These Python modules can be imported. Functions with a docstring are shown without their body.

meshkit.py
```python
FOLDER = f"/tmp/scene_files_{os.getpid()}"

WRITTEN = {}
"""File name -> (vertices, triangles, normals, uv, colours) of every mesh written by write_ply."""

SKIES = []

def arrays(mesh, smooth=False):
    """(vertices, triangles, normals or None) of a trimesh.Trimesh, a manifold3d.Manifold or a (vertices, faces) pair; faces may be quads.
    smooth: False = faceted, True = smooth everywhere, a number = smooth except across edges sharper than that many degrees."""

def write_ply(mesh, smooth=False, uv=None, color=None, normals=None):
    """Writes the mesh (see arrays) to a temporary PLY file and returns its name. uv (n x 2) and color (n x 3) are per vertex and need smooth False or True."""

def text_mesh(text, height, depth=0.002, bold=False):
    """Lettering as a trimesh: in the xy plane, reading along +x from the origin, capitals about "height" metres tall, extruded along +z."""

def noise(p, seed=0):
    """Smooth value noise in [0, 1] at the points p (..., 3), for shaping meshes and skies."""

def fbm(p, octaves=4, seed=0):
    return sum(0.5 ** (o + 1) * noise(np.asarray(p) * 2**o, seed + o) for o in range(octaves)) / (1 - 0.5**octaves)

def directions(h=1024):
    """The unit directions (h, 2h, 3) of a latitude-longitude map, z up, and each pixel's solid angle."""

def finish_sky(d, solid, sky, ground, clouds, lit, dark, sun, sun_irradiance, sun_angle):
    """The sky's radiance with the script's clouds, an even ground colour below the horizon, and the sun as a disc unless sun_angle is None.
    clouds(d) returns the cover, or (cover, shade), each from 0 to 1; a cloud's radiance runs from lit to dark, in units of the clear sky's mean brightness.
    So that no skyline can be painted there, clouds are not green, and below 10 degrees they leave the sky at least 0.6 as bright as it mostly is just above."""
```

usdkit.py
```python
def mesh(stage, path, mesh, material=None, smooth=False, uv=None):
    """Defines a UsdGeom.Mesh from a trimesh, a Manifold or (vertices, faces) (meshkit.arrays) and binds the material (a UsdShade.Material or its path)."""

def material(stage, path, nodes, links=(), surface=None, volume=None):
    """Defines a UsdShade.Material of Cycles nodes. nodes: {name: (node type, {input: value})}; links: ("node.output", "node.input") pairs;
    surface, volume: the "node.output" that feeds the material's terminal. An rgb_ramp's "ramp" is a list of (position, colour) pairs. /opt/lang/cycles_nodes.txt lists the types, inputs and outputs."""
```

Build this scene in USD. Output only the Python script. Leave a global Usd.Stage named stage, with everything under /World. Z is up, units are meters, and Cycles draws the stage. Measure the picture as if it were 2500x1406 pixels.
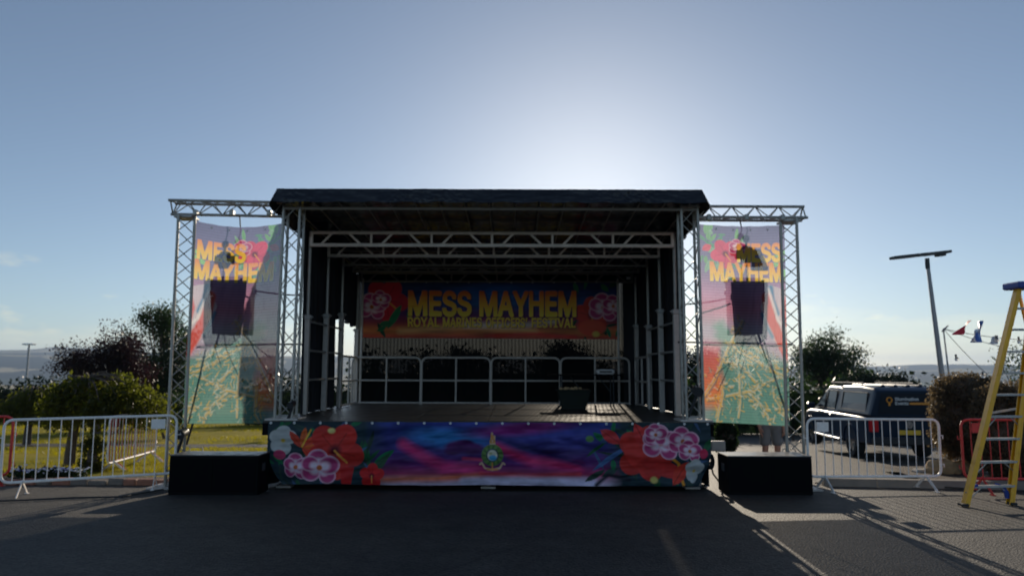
import math
import numpy as np
import trimesh
import shapely
from shapely.geometry import Polygon, MultiPolygon
from shapely import affinity
import usdkit
import meshkit
from pxr import Usd, UsdGeom, UsdLux, UsdShade, Gf, Sdf, Vt

stage = Usd.Stage.CreateInMemory()
UsdGeom.SetStageUpAxis(stage, UsdGeom.Tokens.z)
UsdGeom.SetStageMetersPerUnit(stage, 1.0)
WORLD = UsdGeom.Xform.Define(stage, '/World')
stage.SetDefaultPrim(WORLD.GetPrim())
UsdGeom.Scope.Define(stage, '/World/Looks')
PI = math.pi

# ------------------------------------------------------------------ camera
FPX, PITCH, ROLL, EYE = 1730.0, math.atan(202 / 1730.0), 0.003, 1.32
EXPOSURE = 0.05
cam = UsdGeom.Camera.Define(stage, '/World/camera')
cam.CreateHorizontalApertureAttr(36.0)
cam.CreateVerticalApertureAttr(36.0 * 575 / 1024)
cam.CreateFocalLengthAttr(36.0 * FPX / 2500)
cam.CreateClippingRangeAttr(Gf.Vec2f(0.1, 60000))
cam.CreateFStopAttr(3.3)
cam.CreateFocusDistanceAttr(2.4)
cam.CreateExposureAttr(EXPOSURE)
xf = UsdGeom.Xformable(cam)
xf.AddTranslateOp().Set(Gf.Vec3d(0, 0, EYE))
xf.AddRotateXYZOp().Set(Gf.Vec3f(90 + math.degrees(PITCH), 0, 0))
xf.AddRotateZOp().Set(math.degrees(ROLL))

# ------------------------------------------------------------------ sky and sun
SUN_EL, SUN_AZ = math.radians(15.1), math.radians(6.3)      # azimuth measured from +y towards +x
sun_dir = np.array([math.cos(SUN_EL) * math.sin(SUN_AZ), math.cos(SUN_EL) * math.cos(SUN_AZ), math.sin(SUN_EL)])
SKY_STRENGTH = 0.106
sky_nodes = {
    'tc': ('texture_coordinate', {}),
    'sky': ('sky_texture', {'sky_type': 'single_scattering', 'sun_disc': False, 'sun_elevation': SUN_EL, 'sun_rotation': SUN_AZ,
                            'altitude': 80.0, 'air_density': 0.8, 'aerosol_density': 0.28, 'ozone_density': 3.4}),
    'sep': ('separate_xyz', {}),
    # wispy low clouds: direction projected, stretched sideways
    'map': ('mapping', {'scale': (2.2, 2.2, 16.0), 'location': (0.7, 0.2, 0.0)}),
    'n1': ('noise_texture', {'scale': 2.3, 'detail': 6.0, 'roughness': 0.55}),
    'band': ('map_range', {'from_min': 0.0, 'from_max': 0.16, 'to_min': 0.6, 'to_max': -0.12, 'clamp': True}),
    'sum': ('math', {'math_type': 'add'}),
    'cov': ('map_range', {'from_min': 0.78, 'from_max': 1.12, 'to_min': 0.0, 'to_max': 0.8, 'clamp': True}),
    'flat': ('gamma', {'gamma': 0.95}),
    'tint0': ('hsv', {'saturation': 0.86, 'value': 1.0}),
    'tint': ('mix', {'mix_type': 'multiply', 'fac': 1.0, 'color2': (1.02, 1.0, 0.94)}),
    'lift': ('hsv', {'saturation': 0.5, 'value': 1.2}),
    'warm': ('mix', {'mix_type': 'multiply', 'fac': 1.0, 'color2': (1.0, 0.96, 0.82)}),
    # a few small fair weather puffs low over the hills
    'map2': ('mapping', {'scale': (5.0, 5.0, 15.0), 'location': (3.1, 0.4, 0.2)}),
    'n2': ('noise_texture', {'scale': 2.0, 'detail': 5.0, 'roughness': 0.6}),
    'puff': ('map_range', {'from_min': 0.585, 'from_max': 0.67, 'to_min': 0.0, 'to_max': 0.75, 'clamp': True}),
    'lo': ('map_range', {'from_min': 0.15, 'from_max': 0.11, 'to_min': 0.0, 'to_max': 1.0, 'clamp': True}),
    'pm': ('math', {'math_type': 'multiply'}),
    'both': ('math', {'math_type': 'maximum'}),
    'mix': ('mix', {}),
    'bg': ('background_shader', {'strength': SKY_STRENGTH}),
}
dome_mat = usdkit.material(stage, '/World/Looks/sky_look', sky_nodes, [
    ('tc.generated', 'sep.vector'), ('tc.generated', 'map.vector'), ('map.vector', 'n1.vector'), ('sep.z', 'band.value'),
    ('n1.fac', 'sum.value1'), ('band.result', 'sum.value2'), ('sum.value', 'cov.value'), ('sky.color', 'flat.color'), ('flat.color', 'tint0.color'), ('tint0.color', 'tint.color1'), ('tint.color', 'lift.color'), ('lift.color', 'warm.color1'), ('tc.generated', 'map2.vector'), ('map2.vector', 'n2.vector'), ('n2.fac', 'puff.value'), ('sep.z', 'lo.value'), ('puff.result', 'pm.value1'), ('lo.result', 'pm.value2'), ('pm.value', 'both.value1'), ('cov.result', 'both.value2'),
    ('both.value', 'mix.fac'), ('tint.color', 'mix.color1'), ('warm.color', 'mix.color2'), ('mix.color', 'bg.color')], surface='bg.background')
dome = UsdLux.DomeLight.Define(stage, '/World/sky')
dome.GetPrim().SetCustomDataByKey('kind', 'structure')
UsdShade.MaterialBindingAPI.Apply(dome.GetPrim()).Bind(dome_mat)
sun = UsdLux.DistantLight.Define(stage, '/World/sun')
sun.CreateNormalizeAttr(True)
sun.CreateIntensityAttr(1.1)
sun.CreateAngleAttr(0.5)
sun.CreateColorAttr(Gf.Vec3f(1.0, 0.86, 0.68))
zax = sun_dir
xax = np.cross([0, 0, 1.0], zax); xax /= np.linalg.norm(xax)
yax = np.cross(zax, xax)
sun.AddTransformOp().Set(Gf.Matrix4d(*xax, 0, *yax, 0, *zax, 0, 0, 0, 30, 1))

# ------------------------------------------------------------------ measuring: a bearing in the photograph at a distance Y
_c, _s = math.cos(PITCH), math.sin(PITCH)
SLOPE = 0.046                                                # the yard falls away from the camera


def ray(px, py):
    x, y = px - 1250, py - 703
    x, y = x + ROLL * y, y - ROLL * x
    x, y = x / FPX, -y / FPX
    return np.array([x, _c - y * _s, _s + y * _c])


def at(px, py, Y):
    r = ray(px, py)
    return r * (Y / r[1]) + [0, 0, EYE]


def on_ground(px, py):
    r = ray(px, py)
    return r * (-EYE / (r[2] + SLOPE * r[1])) + [0, 0, EYE]


def ground(y):
    return -SLOPE * y


# ------------------------------------------------------------------ prims
taken, origin = {}, {}


def numbered(path):
    n = taken.get(path, 0)
    taken[path] = n + 1
    return path if n == 0 else f'{path}_{n:03d}'


def tag(prim, label=None, cat=None, group=None, kind=None):
    p = prim.GetPrim() if hasattr(prim, 'GetPrim') else prim
    for k, v in (('label', label), ('category', cat), ('group', group), ('kind', kind)):
        if v:
            p.SetCustomDataByKey(k, v)
    return p


def thing(name, label, cat, loc=(0, 0, 0), rotz=0.0, group=None, kind=None):
    path = numbered('/World/' + name)
    x = UsdGeom.Xform.Define(stage, path)
    x.AddTranslateOp().Set(Gf.Vec3d(*map(float, loc)))
    x.AddRotateZOp().Set(math.degrees(rotz))
    origin[path] = (np.array(loc, float), rotz)
    tag(x, label, cat, group, kind)
    return path


def copy(src, loc, rotz, label, group=None, tilt=None):
    path = numbered(src)
    p = UsdGeom.Xform.Define(stage, path)
    p.GetPrim().GetReferences().AddInternalReference(Sdf.Path(src))
    p.GetPrim().SetInstanceable(True)
    p.ClearXformOpOrder()
    p.AddTranslateOp(opSuffix='place').Set(Gf.Vec3d(*map(float, loc)))
    p.AddRotateZOp(opSuffix='place').Set(math.degrees(rotz))
    if tilt:
        p.AddRotateYOp(opSuffix='tilt').Set(math.degrees(tilt))
    was = stage.GetPrimAtPath(src).GetCustomData()
    tag(p, label, was['category'], group or was.get('group'))
    return path


def obj(name, mesh, mat, parent=None, smooth=35, local=False, label=None, print_=None):
    """One Mesh prim. World coordinates unless local; parent is the path of the thing or part."""
    path = numbered((parent or '/World') + '/' + name)
    if parent and not local:
        root = '/'.join(parent.split('/')[:3])
        loc, rz = origin.get(root, (np.zeros(3), 0.0))
        v = np.asarray(mesh[0], float) - loc
        if rz:
            c, s = math.cos(-rz), math.sin(-rz)
            v = v @ np.array([[c, s, 0], [-s, c, 0], [0, 0, 1]])
        mesh = (v, mesh[1])
    m = usdkit.mesh(stage, path, mesh, mat, smooth=smooth)
    if print_ is not None:
        pv = UsdGeom.PrimvarsAPI(m).CreatePrimvar('print', Sdf.ValueTypeNames.Color3fArray, 'vertex')
        pv.Set(Vt.Vec3fArray.FromNumpy(np.asarray(print_, np.float32)))
    if label:
        tag(m, label)
    return path


class MB:
    """collects shapes into one mesh"""

    def __init__(self):
        self.v, self.f, self.n = [], [], 0

    def add(self, v, f):
        v, f = np.asarray(v, float), np.asarray(f, int)
        if f.shape[1] == 4:
            f = np.vstack([f[:, [0, 1, 2]], f[:, [0, 2, 3]]])
        self.v.append(v); self.f.append(f + self.n); self.n += len(v)
        return self

    def tm(self, m):
        return self.add(m.vertices, m.faces)

    def box(self, lo, hi, bevel=0.0):
        lo, hi = np.minimum(lo, hi), np.maximum(lo, hi)
        if bevel <= 0:
            m = trimesh.creation.box(hi - lo); m.apply_translation((lo + hi) / 2)
            return self.tm(m)
        b = min(bevel, 0.49 * (hi - lo).min())
        pts = []
        for ax in range(3):
            a = np.array([b, b, b]); a[ax] = 0
            for sx in (0, 1):
                for sy in (0, 1):
                    for sz in (0, 1):
                        k = np.array([sx, sy, sz])
                        pts.append(np.where(k == 0, lo + a, hi - a))
        return self.tm(trimesh.convex.convex_hull(np.array(pts)))

    def obox(self, p0, p1, w, h, up=(0, 0, 1)):
        """a bar from p0 to p1, w wide, h high"""
        p0, p1 = np.asarray(p0, float), np.asarray(p1, float)
        t = p1 - p0; t /= np.linalg.norm(t)
        s = np.cross(t, up)
        if np.linalg.norm(s) < 1e-4:
            s = np.cross(t, (0, 1.0, 0))
        s /= np.linalg.norm(s); u = np.cross(s, t)
        v = [p + a * s * w / 2 + b * u * h / 2 for p in (p0, p1) for a, b in ((-1, -1), (1, -1), (1, 1), (-1, 1))]
        return self.add(v, [[0, 1, 2, 3], [7, 6, 5, 4], [0, 4, 5, 1], [1, 5, 6, 2], [2, 6, 7, 3], [3, 7, 4, 0]])

    def path(self, pts, r, sides=8, closed=False, cap=True):
        p = np.asarray(pts, float)
        n = len(p)
        r = np.broadcast_to(r, (n,))
        t = (np.roll(p, -1, 0) - np.roll(p, 1, 0)) if closed else np.gradient(p, axis=0)
        t = t / (np.linalg.norm(t, axis=1, keepdims=True) + 1e-12)
        a = np.cross(t[0], [0, 0, 1.0] if abs(t[0][2]) < 0.9 else [1.0, 0, 0]); a /= np.linalg.norm(a)
        A = []
        for k in range(n):
            a = a - t[k] * (a @ t[k]); a /= np.linalg.norm(a) + 1e-12
            A.append(a)
        A = np.array(A); B = np.cross(t, A)
        g = np.arange(sides) * 2 * PI / sides
        v = p[:, None] + r[:, None, None] * (np.cos(g)[None, :, None] * A[:, None] + np.sin(g)[None, :, None] * B[:, None])
        f = []
        m = n if closed else n - 1
        for i in range(m):
            j = (i + 1) % n
            for k in range(sides):
                l = (k + 1) % sides
                f.append([i * sides + k, i * sides + l, j * sides + l, j * sides + k])
        v = v.reshape(-1, 3)
        f = np.array(f)
        f = np.vstack([f[:, [0, 1, 2]], f[:, [0, 2, 3]]])
        if cap and not closed:
            base = len(v)
            v = np.vstack([v, p[0], p[-1]])
            e = [[base, (k + 1) % sides, k] for k in range(sides)] + [[base + 1, (n - 1) * sides + k, (n - 1) * sides + (k + 1) % sides] for k in range(sides)]
            f = np.vstack([f, e])
        return self.add(v, f)

    def rod(self, p0, p1, r, sides=8, r1=None):
        return self.path([p0, p1], [r, r if r1 is None else r1], sides)

    def ball(self, c, r, sub=2, scale=(1, 1, 1)):
        m = trimesh.creation.icosphere(sub, 1.0)
        return self.add(m.vertices * np.asarray(scale) * r + c, m.faces)

    def prism(self, poly, depth, to3d):
        m = trimesh.creation.extrude_polygon(poly, depth, engine='earcut')
        return self.add(to3d(m.vertices), m.faces)

    @property
    def mesh(self):
        return np.vstack(self.v), np.vstack(self.f)


def grid(nu, nv, fn):
    """surface of (nu+1)x(nv+1) points, fn(u, v) -> xyz with u, v in 0..1"""
    u, v = np.meshgrid(np.linspace(0, 1, nu + 1), np.linspace(0, 1, nv + 1))
    p = fn(u.ravel(), v.ravel())
    i, j = np.meshgrid(np.arange(nu), np.arange(nv))
    a = (j * (nu + 1) + i).ravel()
    f = np.stack([a, a + 1, a + nu + 2, a + nu + 1], 1)
    return p, f, u.ravel(), v.ravel()


def bend(pts, r, n=6):
    """rounds the inner corners of a polyline"""
    pts = [np.asarray(p, float) for p in pts]
    out = [pts[0]]
    for a, b, c in zip(pts[:-2], pts[1:-1], pts[2:]):
        d0 = (a - b) / np.linalg.norm(a - b); d1 = (c - b) / np.linalg.norm(c - b)
        p0, p1 = b + d0 * r, b + d1 * r
        for t in np.linspace(0, 1, n):
            out.append((1 - t) ** 2 * p0 + 2 * t * (1 - t) * b + t * t * p1)
    return out + [pts[-1]]


# ------------------------------------------------------------------ materials
MATS = {}


def mat(name, color, rough=0.5, metal=0.0, noise=None, bump=None, spec=0.5, **extra):
    """principled; noise=(scale, amount) varies the tone, bump=(scale, distance) gives fine relief"""
    nodes = {'p': ('principled_bsdf', {'base_color': color, 'roughness': rough, 'metallic': metal, 'specular_ior_level': spec, **extra})}
    links = []
    if noise or bump:
        nodes['g'] = ('geometry', {})
    if noise:
        sc, am = noise
        c = np.array(color)
        nodes['n'] = ('noise_texture', {'scale': sc, 'detail': 5.0, 'roughness': 0.6})
        nodes['r'] = ('rgb_ramp', {'ramp': [(0.25, tuple(c * (1 - am))), (0.5, tuple(c)), (0.78, tuple(np.minimum(c * (1 + am), 1)))]})
        nodes['rr'] = ('map_range', {'from_min': 0.3, 'from_max': 0.7, 'to_min': max(rough - 0.12, 0.03), 'to_max': min(rough + 0.12, 1), 'clamp': True})
        links += [('g.position', 'n.vector'), ('n.fac', 'r.fac'), ('r.color', 'p.base_color'), ('n.fac', 'rr.value'), ('rr.result', 'p.roughness')]
    if bump:
        nodes['bn'] = ('noise_texture', {'scale': bump[0], 'detail': 4.0})
        nodes['b'] = ('bump', {'distance': bump[1], 'strength': 1.0})
        links += [('g.position', 'bn.vector'), ('bn.fac', 'b.height'), ('b.normal', 'p.normal')]
    MATS[name] = usdkit.material(stage, '/World/Looks/' + name, nodes, links, surface='p.BSDF')
    return MATS[name]


def cloth(name, clear, trans, attr=True, color=(0.02, 0.02, 0.02), weave=0.0, rough=0.6):
    """printed cloth: diffuse both ways, 'trans' of it let through, 'clear' of it holes of the weave"""
    nodes = {'d': ('principled_bsdf', {'base_color': color, 'roughness': rough, 'specular_ior_level': 0.25}), 't': ('translucent_bsdf', {'color': color}), 'c': ('transparent_bsdf', {}),
             'm1': ('mix_closure', {'fac': trans}), 'm2': ('mix_closure', {'fac': clear})}
    links = [('d.BSDF', 'm1.closure1'), ('t.BSDF', 'm1.closure2'), ('m1.closure', 'm2.closure1'), ('c.BSDF', 'm2.closure2')]
    if attr:
        nodes['a'] = ('attribute', {'attribute': 'print'})
        links += [('a.color', 'd.base_color'), ('a.color', 't.color')]
    MATS[name] = usdkit.material(stage, '/World/Looks/' + name, nodes, links, surface='m2.closure')
    return MATS[name]


def leafmat(name, dark, light, trans=0.35, glow=1.5):
    nodes = {'g': ('geometry', {}), 'r': ('rgb_ramp', {'ramp': [(0.0, dark), (0.7, light), (1.0, tuple(np.array(light) * 1.35))]}),
             'd': ('principled_bsdf', {'roughness': 0.45, 'specular_ior_level': 0.4}), 't': ('translucent_bsdf', {}), 'm': ('mix_closure', {'fac': trans}),
             'h': ('hsv', {'saturation': 1.15, 'value': glow})}
    MATS[name] = usdkit.material(stage, '/World/Looks/' + name, nodes, [('g.random_per_island', 'r.fac'), ('r.color', 'd.base_color'), ('r.color', 'h.color'), ('h.color', 't.color'),
                                 ('d.BSDF', 'm.closure1'), ('t.BSDF', 'm.closure2')], surface='m.closure')
    return MATS[name]


mat('alloy', (0.36, 0.34, 0.3), 0.4, 0.55, noise=(9, 0.18))
mat('alloy_dull', (0.42, 0.4, 0.37), 0.55, 0.6, noise=(7, 0.2))
mat('galvanised', (0.5, 0.45, 0.4), 0.5, 0.2, noise=(14, 0.16))
mat('white_paint', (0.8, 0.75, 0.7), 0.38, 0.0, noise=(11, 0.14))
mat('red_paint', (0.52, 0.035, 0.03), 0.38, 0.0, noise=(9, 0.2))
mat('black_tarp', (0.006, 0.007, 0.01), 0.2, noise=(3, 0.3), spec=0.4)
mat('black_sheet', (0.008, 0.008, 0.01), 0.8, noise=(2, 0.3))
mat('black_wood', (0.004, 0.004, 0.0045), 0.8, noise=(6, 0.3), spec=0.08)
mat('box_top', (0.05, 0.049, 0.047), 0.36, noise=(8, 0.25))
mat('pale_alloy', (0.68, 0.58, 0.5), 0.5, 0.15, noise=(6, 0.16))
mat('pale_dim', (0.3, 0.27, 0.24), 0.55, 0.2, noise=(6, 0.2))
mat('speaker_cloth', (0.004, 0.004, 0.0045), 0.9, spec=0.05)
mat('deck_wood', (0.032, 0.028, 0.024), 0.4, noise=(5, 0.35), bump=(40, 0.002))
mat('black_plastic', (0.015, 0.015, 0.016), 0.45)
mat('rubber', (0.018, 0.018, 0.018), 0.75, noise=(20, 0.2))
mat('ladder_yellow', (0.78, 0.38, 0.004), 0.4, noise=(6, 0.16))
mat('ladder_blue', (0.015, 0.045, 0.24), 0.45, noise=(8, 0.2))
mat('truck_paint', (0.004, 0.015, 0.033), 0.3, 0.0, coat_weight=0.12, coat_roughness=0.08, spec=0.16)
mat('chrome', (0.75, 0.75, 0.76), 0.12, 1.0)
mat('tail_red', (0.5, 0.012, 0.018), 0.15)
mat('plate_yellow', (0.75, 0.45, 0.02), 0.4)
mat('sign_white', (0.75, 0.75, 0.73), 0.45)
mat('sign_orange', (0.75, 0.28, 0.02), 0.45)
mat('dark_glass', (0.012, 0.017, 0.023), 0.06, spec=0.25)
mat('bark', (0.085, 0.06, 0.042), 0.9, noise=(9, 0.4), bump=(22, 0.03))
mat('pole_grey', (0.33, 0.33, 0.33), 0.5, 0.3, noise=(6, 0.12))
mat('lamp_dark', (0.03, 0.033, 0.035), 0.45)
mat('sack', (0.36, 0.24, 0.12), 0.9, noise=(14, 0.3), bump=(90, 0.006))
mat('concrete', (0.38, 0.35, 0.31), 0.85, noise=(7, 0.22), bump=(50, 0.006))
mat('dark_stone', (0.15, 0.13, 0.11), 0.9, noise=(9, 0.35), bump=(30, 0.012))
mat('kerb_stone', (0.21, 0.19, 0.165), 0.85, noise=(5, 0.2), bump=(45, 0.005))
mat('brick_red', (0.27, 0.12, 0.075), 0.85, noise=(11, 0.3), bump=(50, 0.006))
mat('soil', (0.065, 0.045, 0.03), 0.95, noise=(7, 0.4), bump=(14, 0.05))
mat('rope_black', (0.012, 0.012, 0.013), 0.7)
mat('skin', (0.5, 0.25, 0.17), 0.55)
mat('shorts', (0.2, 0.19, 0.185), 0.85, noise=(14, 0.1))
mat('shirt', (0.03, 0.04, 0.07), 0.85, noise=(14, 0.1))
mat('hair', (0.04, 0.025, 0.015), 0.7)
mat('flag_red', (0.55, 0.02, 0.04), 0.55)
mat('flag_blue', (0.03, 0.12, 0.42), 0.3)
mat('flag_silver', (0.6, 0.62, 0.66), 0.3, 0.4)
mat('bulb_glass', (0.8, 0.8, 0.78), 0.12, transmission_weight=0.7)
mat('tub_green', (0.012, 0.016, 0.012), 0.7, spec=0.2)
mat('petal_white', (0.72, 0.72, 0.78), 0.7)
mat('petal_violet', (0.25, 0.2, 0.5), 0.7)
mat('white_plastic', (0.62, 0.6, 0.58), 0.4)
cloth('mesh_print', 0.17, 0.7)
cloth('pvc_print', 0.0, 0.1, rough=0.45)
cloth('rear_screen', 0.028, 0.3, attr=False, color=(0.003, 0.003, 0.003), rough=0.9)
usdkit.material(stage, '/World/Looks/rear_screen_look', {
    'd': ('principled_bsdf', {'base_color': (0.003, 0.003, 0.003), 'roughness': 0.9, 'specular_ior_level': 0.1}), 'c': ('transparent_bsdf', {}),
    'g': ('geometry', {}), 'w': ('wave_texture', {'wave_type': 'bands', 'bands_direction': 'x', 'scale': 3.6, 'distortion': 1.2, 'detail': 3.0, 'detail_scale': 2.0}),
    'r': ('map_range', {'from_min': 0.0, 'from_max': 1.0, 'to_min': 0.012, 'to_max': 0.03, 'clamp': True}), 'm': ('mix_closure', {})},
    [('g.position', 'w.vector'), ('w.fac', 'r.value'), ('r.result', 'm.fac'), ('d.BSDF', 'm.closure1'), ('c.BSDF', 'm.closure2')], surface='m.closure')
MATS['rear_screen'] = UsdShade.Material.Get(stage, '/World/Looks/rear_screen_look')
leafmat('leaf_green', (0.022, 0.04, 0.01), (0.08, 0.105, 0.022), 0.4, 1.7)
leafmat('leaf_dark', (0.01, 0.018, 0.007), (0.03, 0.045, 0.014), 0.25)
leafmat('leaf_purple', (0.022, 0.009, 0.011), (0.07, 0.024, 0.022))
leafmat('leaf_weeping', (0.065, 0.072, 0.015), (0.26, 0.245, 0.055), 0.62, 1.9)
leafmat('leaf_dry', (0.13, 0.1, 0.06), (0.36, 0.28, 0.17), 0.5)
leafmat('grass_blade', (0.2, 0.18, 0.02), (0.4, 0.34, 0.05), 0.65)
M = MATS

# asphalt: coarse aggregate with worn, paler and darker patches
usdkit.material(stage, '/World/Looks/asphalt_look', {
    'g': ('geometry', {}),
    'n1': ('noise_texture', {'scale': 0.55, 'detail': 6.0, 'roughness': 0.6}),
    'r1': ('rgb_ramp', {'ramp': [(0.3, (0.034, 0.031, 0.027)), (0.7, (0.056, 0.05, 0.041))]}),
    'wear': ('noise_texture', {'scale': 2.6, 'detail': 7.0, 'roughness': 0.7}),
    'wr': ('map_range', {'from_min': 0.35, 'from_max': 0.68, 'to_min': 0.72, 'to_max': 1.3, 'clamp': True}),
    'mulw': ('mix', {'mix_type': 'multiply', 'fac': 1.0}),
    'cn': ('noise_texture', {'scale': 1.4, 'detail': 4.0}),
    'cm': ('mix_vector', {'fac': 0.25}),
    'ck': ('voronoi_texture', {'scale': 0.24, 'feature': 'distance_to_edge'}),
    'cr': ('map_range', {'from_min': 0.0, 'from_max': 0.004, 'to_min': 0.55, 'to_max': 1.0, 'clamp': True}),
    'mulc': ('mix', {'mix_type': 'multiply', 'fac': 1.0}),
    'v': ('voronoi_texture', {'scale': 46.0}),
    'vs': ('separate_color', {}),
    'vr': ('map_range', {'from_min': 0.0, 'from_max': 1.0, 'to_min': 0.55, 'to_max': 1.55, 'clamp': True}),
    'mul': ('mix', {'mix_type': 'multiply', 'fac': 1.0}),
    'b': ('bump', {'strength': 1.0, 'distance': 0.007}),
    'n2': ('noise_texture', {'scale': 120.0, 'detail': 3.0}),
    'p': ('principled_bsdf', {'roughness': 0.72, 'specular_ior_level': 0.4})},
    [('g.position', 'n1.vector'), ('n1.fac', 'r1.fac'), ('g.position', 'v.vector'), ('v.color', 'vs.color'), ('vs.r', 'vr.value'), ('r1.color', 'mul.color1'), ('vr.result', 'mul.color2'),
     ('g.position', 'wear.vector'), ('wear.fac', 'wr.value'), ('mul.color', 'mulw.color1'), ('wr.result', 'mulw.color2'), ('g.position', 'cn.vector'), ('g.position', 'cm.a'), ('cn.color', 'cm.b'), ('cm.result', 'ck.vector'), ('ck.distance', 'cr.value'),
     ('mulw.color', 'mulc.color1'), ('cr.result', 'mulc.color2'), ('mulc.color', 'p.base_color'), ('v.distance', 'b.height'), ('b.normal', 'p.normal')], surface='p.BSDF')
M['asphalt'] = UsdShade.Material.Get(stage, '/World/Looks/asphalt_look')
usdkit.material(stage, '/World/Looks/lawn_look', {
    'g': ('geometry', {}),
    'n1': ('noise_texture', {'scale': 0.35, 'detail': 6.0, 'roughness': 0.65}),
    'r1': ('rgb_ramp', {'ramp': [(0.3, (0.17, 0.17, 0.018)), (0.52, (0.33, 0.28, 0.03)), (0.75, (0.4, 0.3, 0.06))]}),
    'n2': ('noise_texture', {'scale': 30.0, 'detail': 4.0}), 'b': ('bump', {'distance': 0.08, 'strength': 1.0}),
    'p': ('principled_bsdf', {'roughness': 0.95, 'specular_ior_level': 0.05})},
    [('g.position', 'n1.vector'), ('n1.fac', 'r1.fac'), ('r1.color', 'p.base_color'), ('g.position', 'n2.vector'), ('n2.fac', 'b.height'), ('b.normal', 'p.normal')], surface='p.BSDF')
M['lawn'] = UsdShade.Material.Get(stage, '/World/Looks/lawn_look')
usdkit.material(stage, '/World/Looks/country_look', {
    'g': ('geometry', {}),
    'map': ('mapping', {'scale': (0.004, 0.0028, 0.0)}),
    'v': ('voronoi_texture', {'scale': 1.0}), 'vs': ('separate_color', {}),
    'r': ('rgb_ramp', {'interpolate': False, 'ramp': [(0.0, (0.03, 0.045, 0.015)), (0.25, (0.3, 0.25, 0.12)), (0.5, (0.06, 0.08, 0.025)), (0.68, (0.42, 0.35, 0.2)), (0.86, (0.012, 0.02, 0.008))]}),
    'n': ('noise_texture', {'scale': 0.006, 'detail': 6.0, 'roughness': 0.65}),
    'nr': ('map_range', {'from_min': 0.52, 'from_max': 0.58, 'to_min': 0.0, 'to_max': 1.0, 'clamp': True}),
    'mx': ('mix', {'color2': (0.008, 0.013, 0.006)}),
    'p': ('principled_bsdf', {'roughness': 0.95, 'specular_ior_level': 0.1})},
    [('g.position', 'map.vector'), ('map.vector', 'v.vector'), ('v.color', 'vs.color'), ('vs.r', 'r.fac'), ('g.position', 'n.vector'), ('n.fac', 'nr.value'), ('nr.result', 'mx.fac'), ('r.color', 'mx.color1'),
     ('mx.color', 'p.base_color')], surface='p.BSDF')
M['country'] = UsdShade.Material.Get(stage, '/World/Looks/country_look')
haze_look = usdkit.material(stage, '/World/Looks/haze_look', {'v': ('principled_volume', {'color': (0.5, 0.68, 0.95), 'density': 0.00013, 'anisotropy': 0.1})}, [], volume='v.volume')

# ------------------------------------------------------------------ ground, country and haze


def terrain_z(x, y):
    r = np.hypot(x, y)
    near = np.where(y < -30, 30 * SLOPE, -SLOPE * y)
    valley = -2.6 - 40 * (1 - np.exp(-np.maximum(r - 55, 0) / 700.0))
    p = np.stack([x / 900.0, y / 900.0, np.zeros_like(x)], -1)
    n = meshkit.fbm(p, 4, seed=3)
    ridge = np.clip((r - 2300) / 2200.0, 0, 1)
    ridge = ridge * ridge * (3 - 2 * ridge)
    ang = np.arctan2(x, np.maximum(y, 1e-3))
    hill = ridge * (100 + 55 * np.clip(-ang / 0.6, -0.9, 1.2) + 110 * (n - 0.5))
    roll_ = np.clip((r - 300) / 900, 0, 1) * 34 * (meshkit.fbm(p * 2.3 + 7, 3, seed=9) - 0.5)
    far = valley + hill + roll_
    k = np.clip((r - 70) / 60.0, 0, 1)
    return np.where(r < 70, near, near * (1 - k) + far * k) * np.where(r < 130, 1, 1) if False else np.where(k <= 0, near, (1 - k) * np.maximum(near, -6) + k * far)


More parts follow.
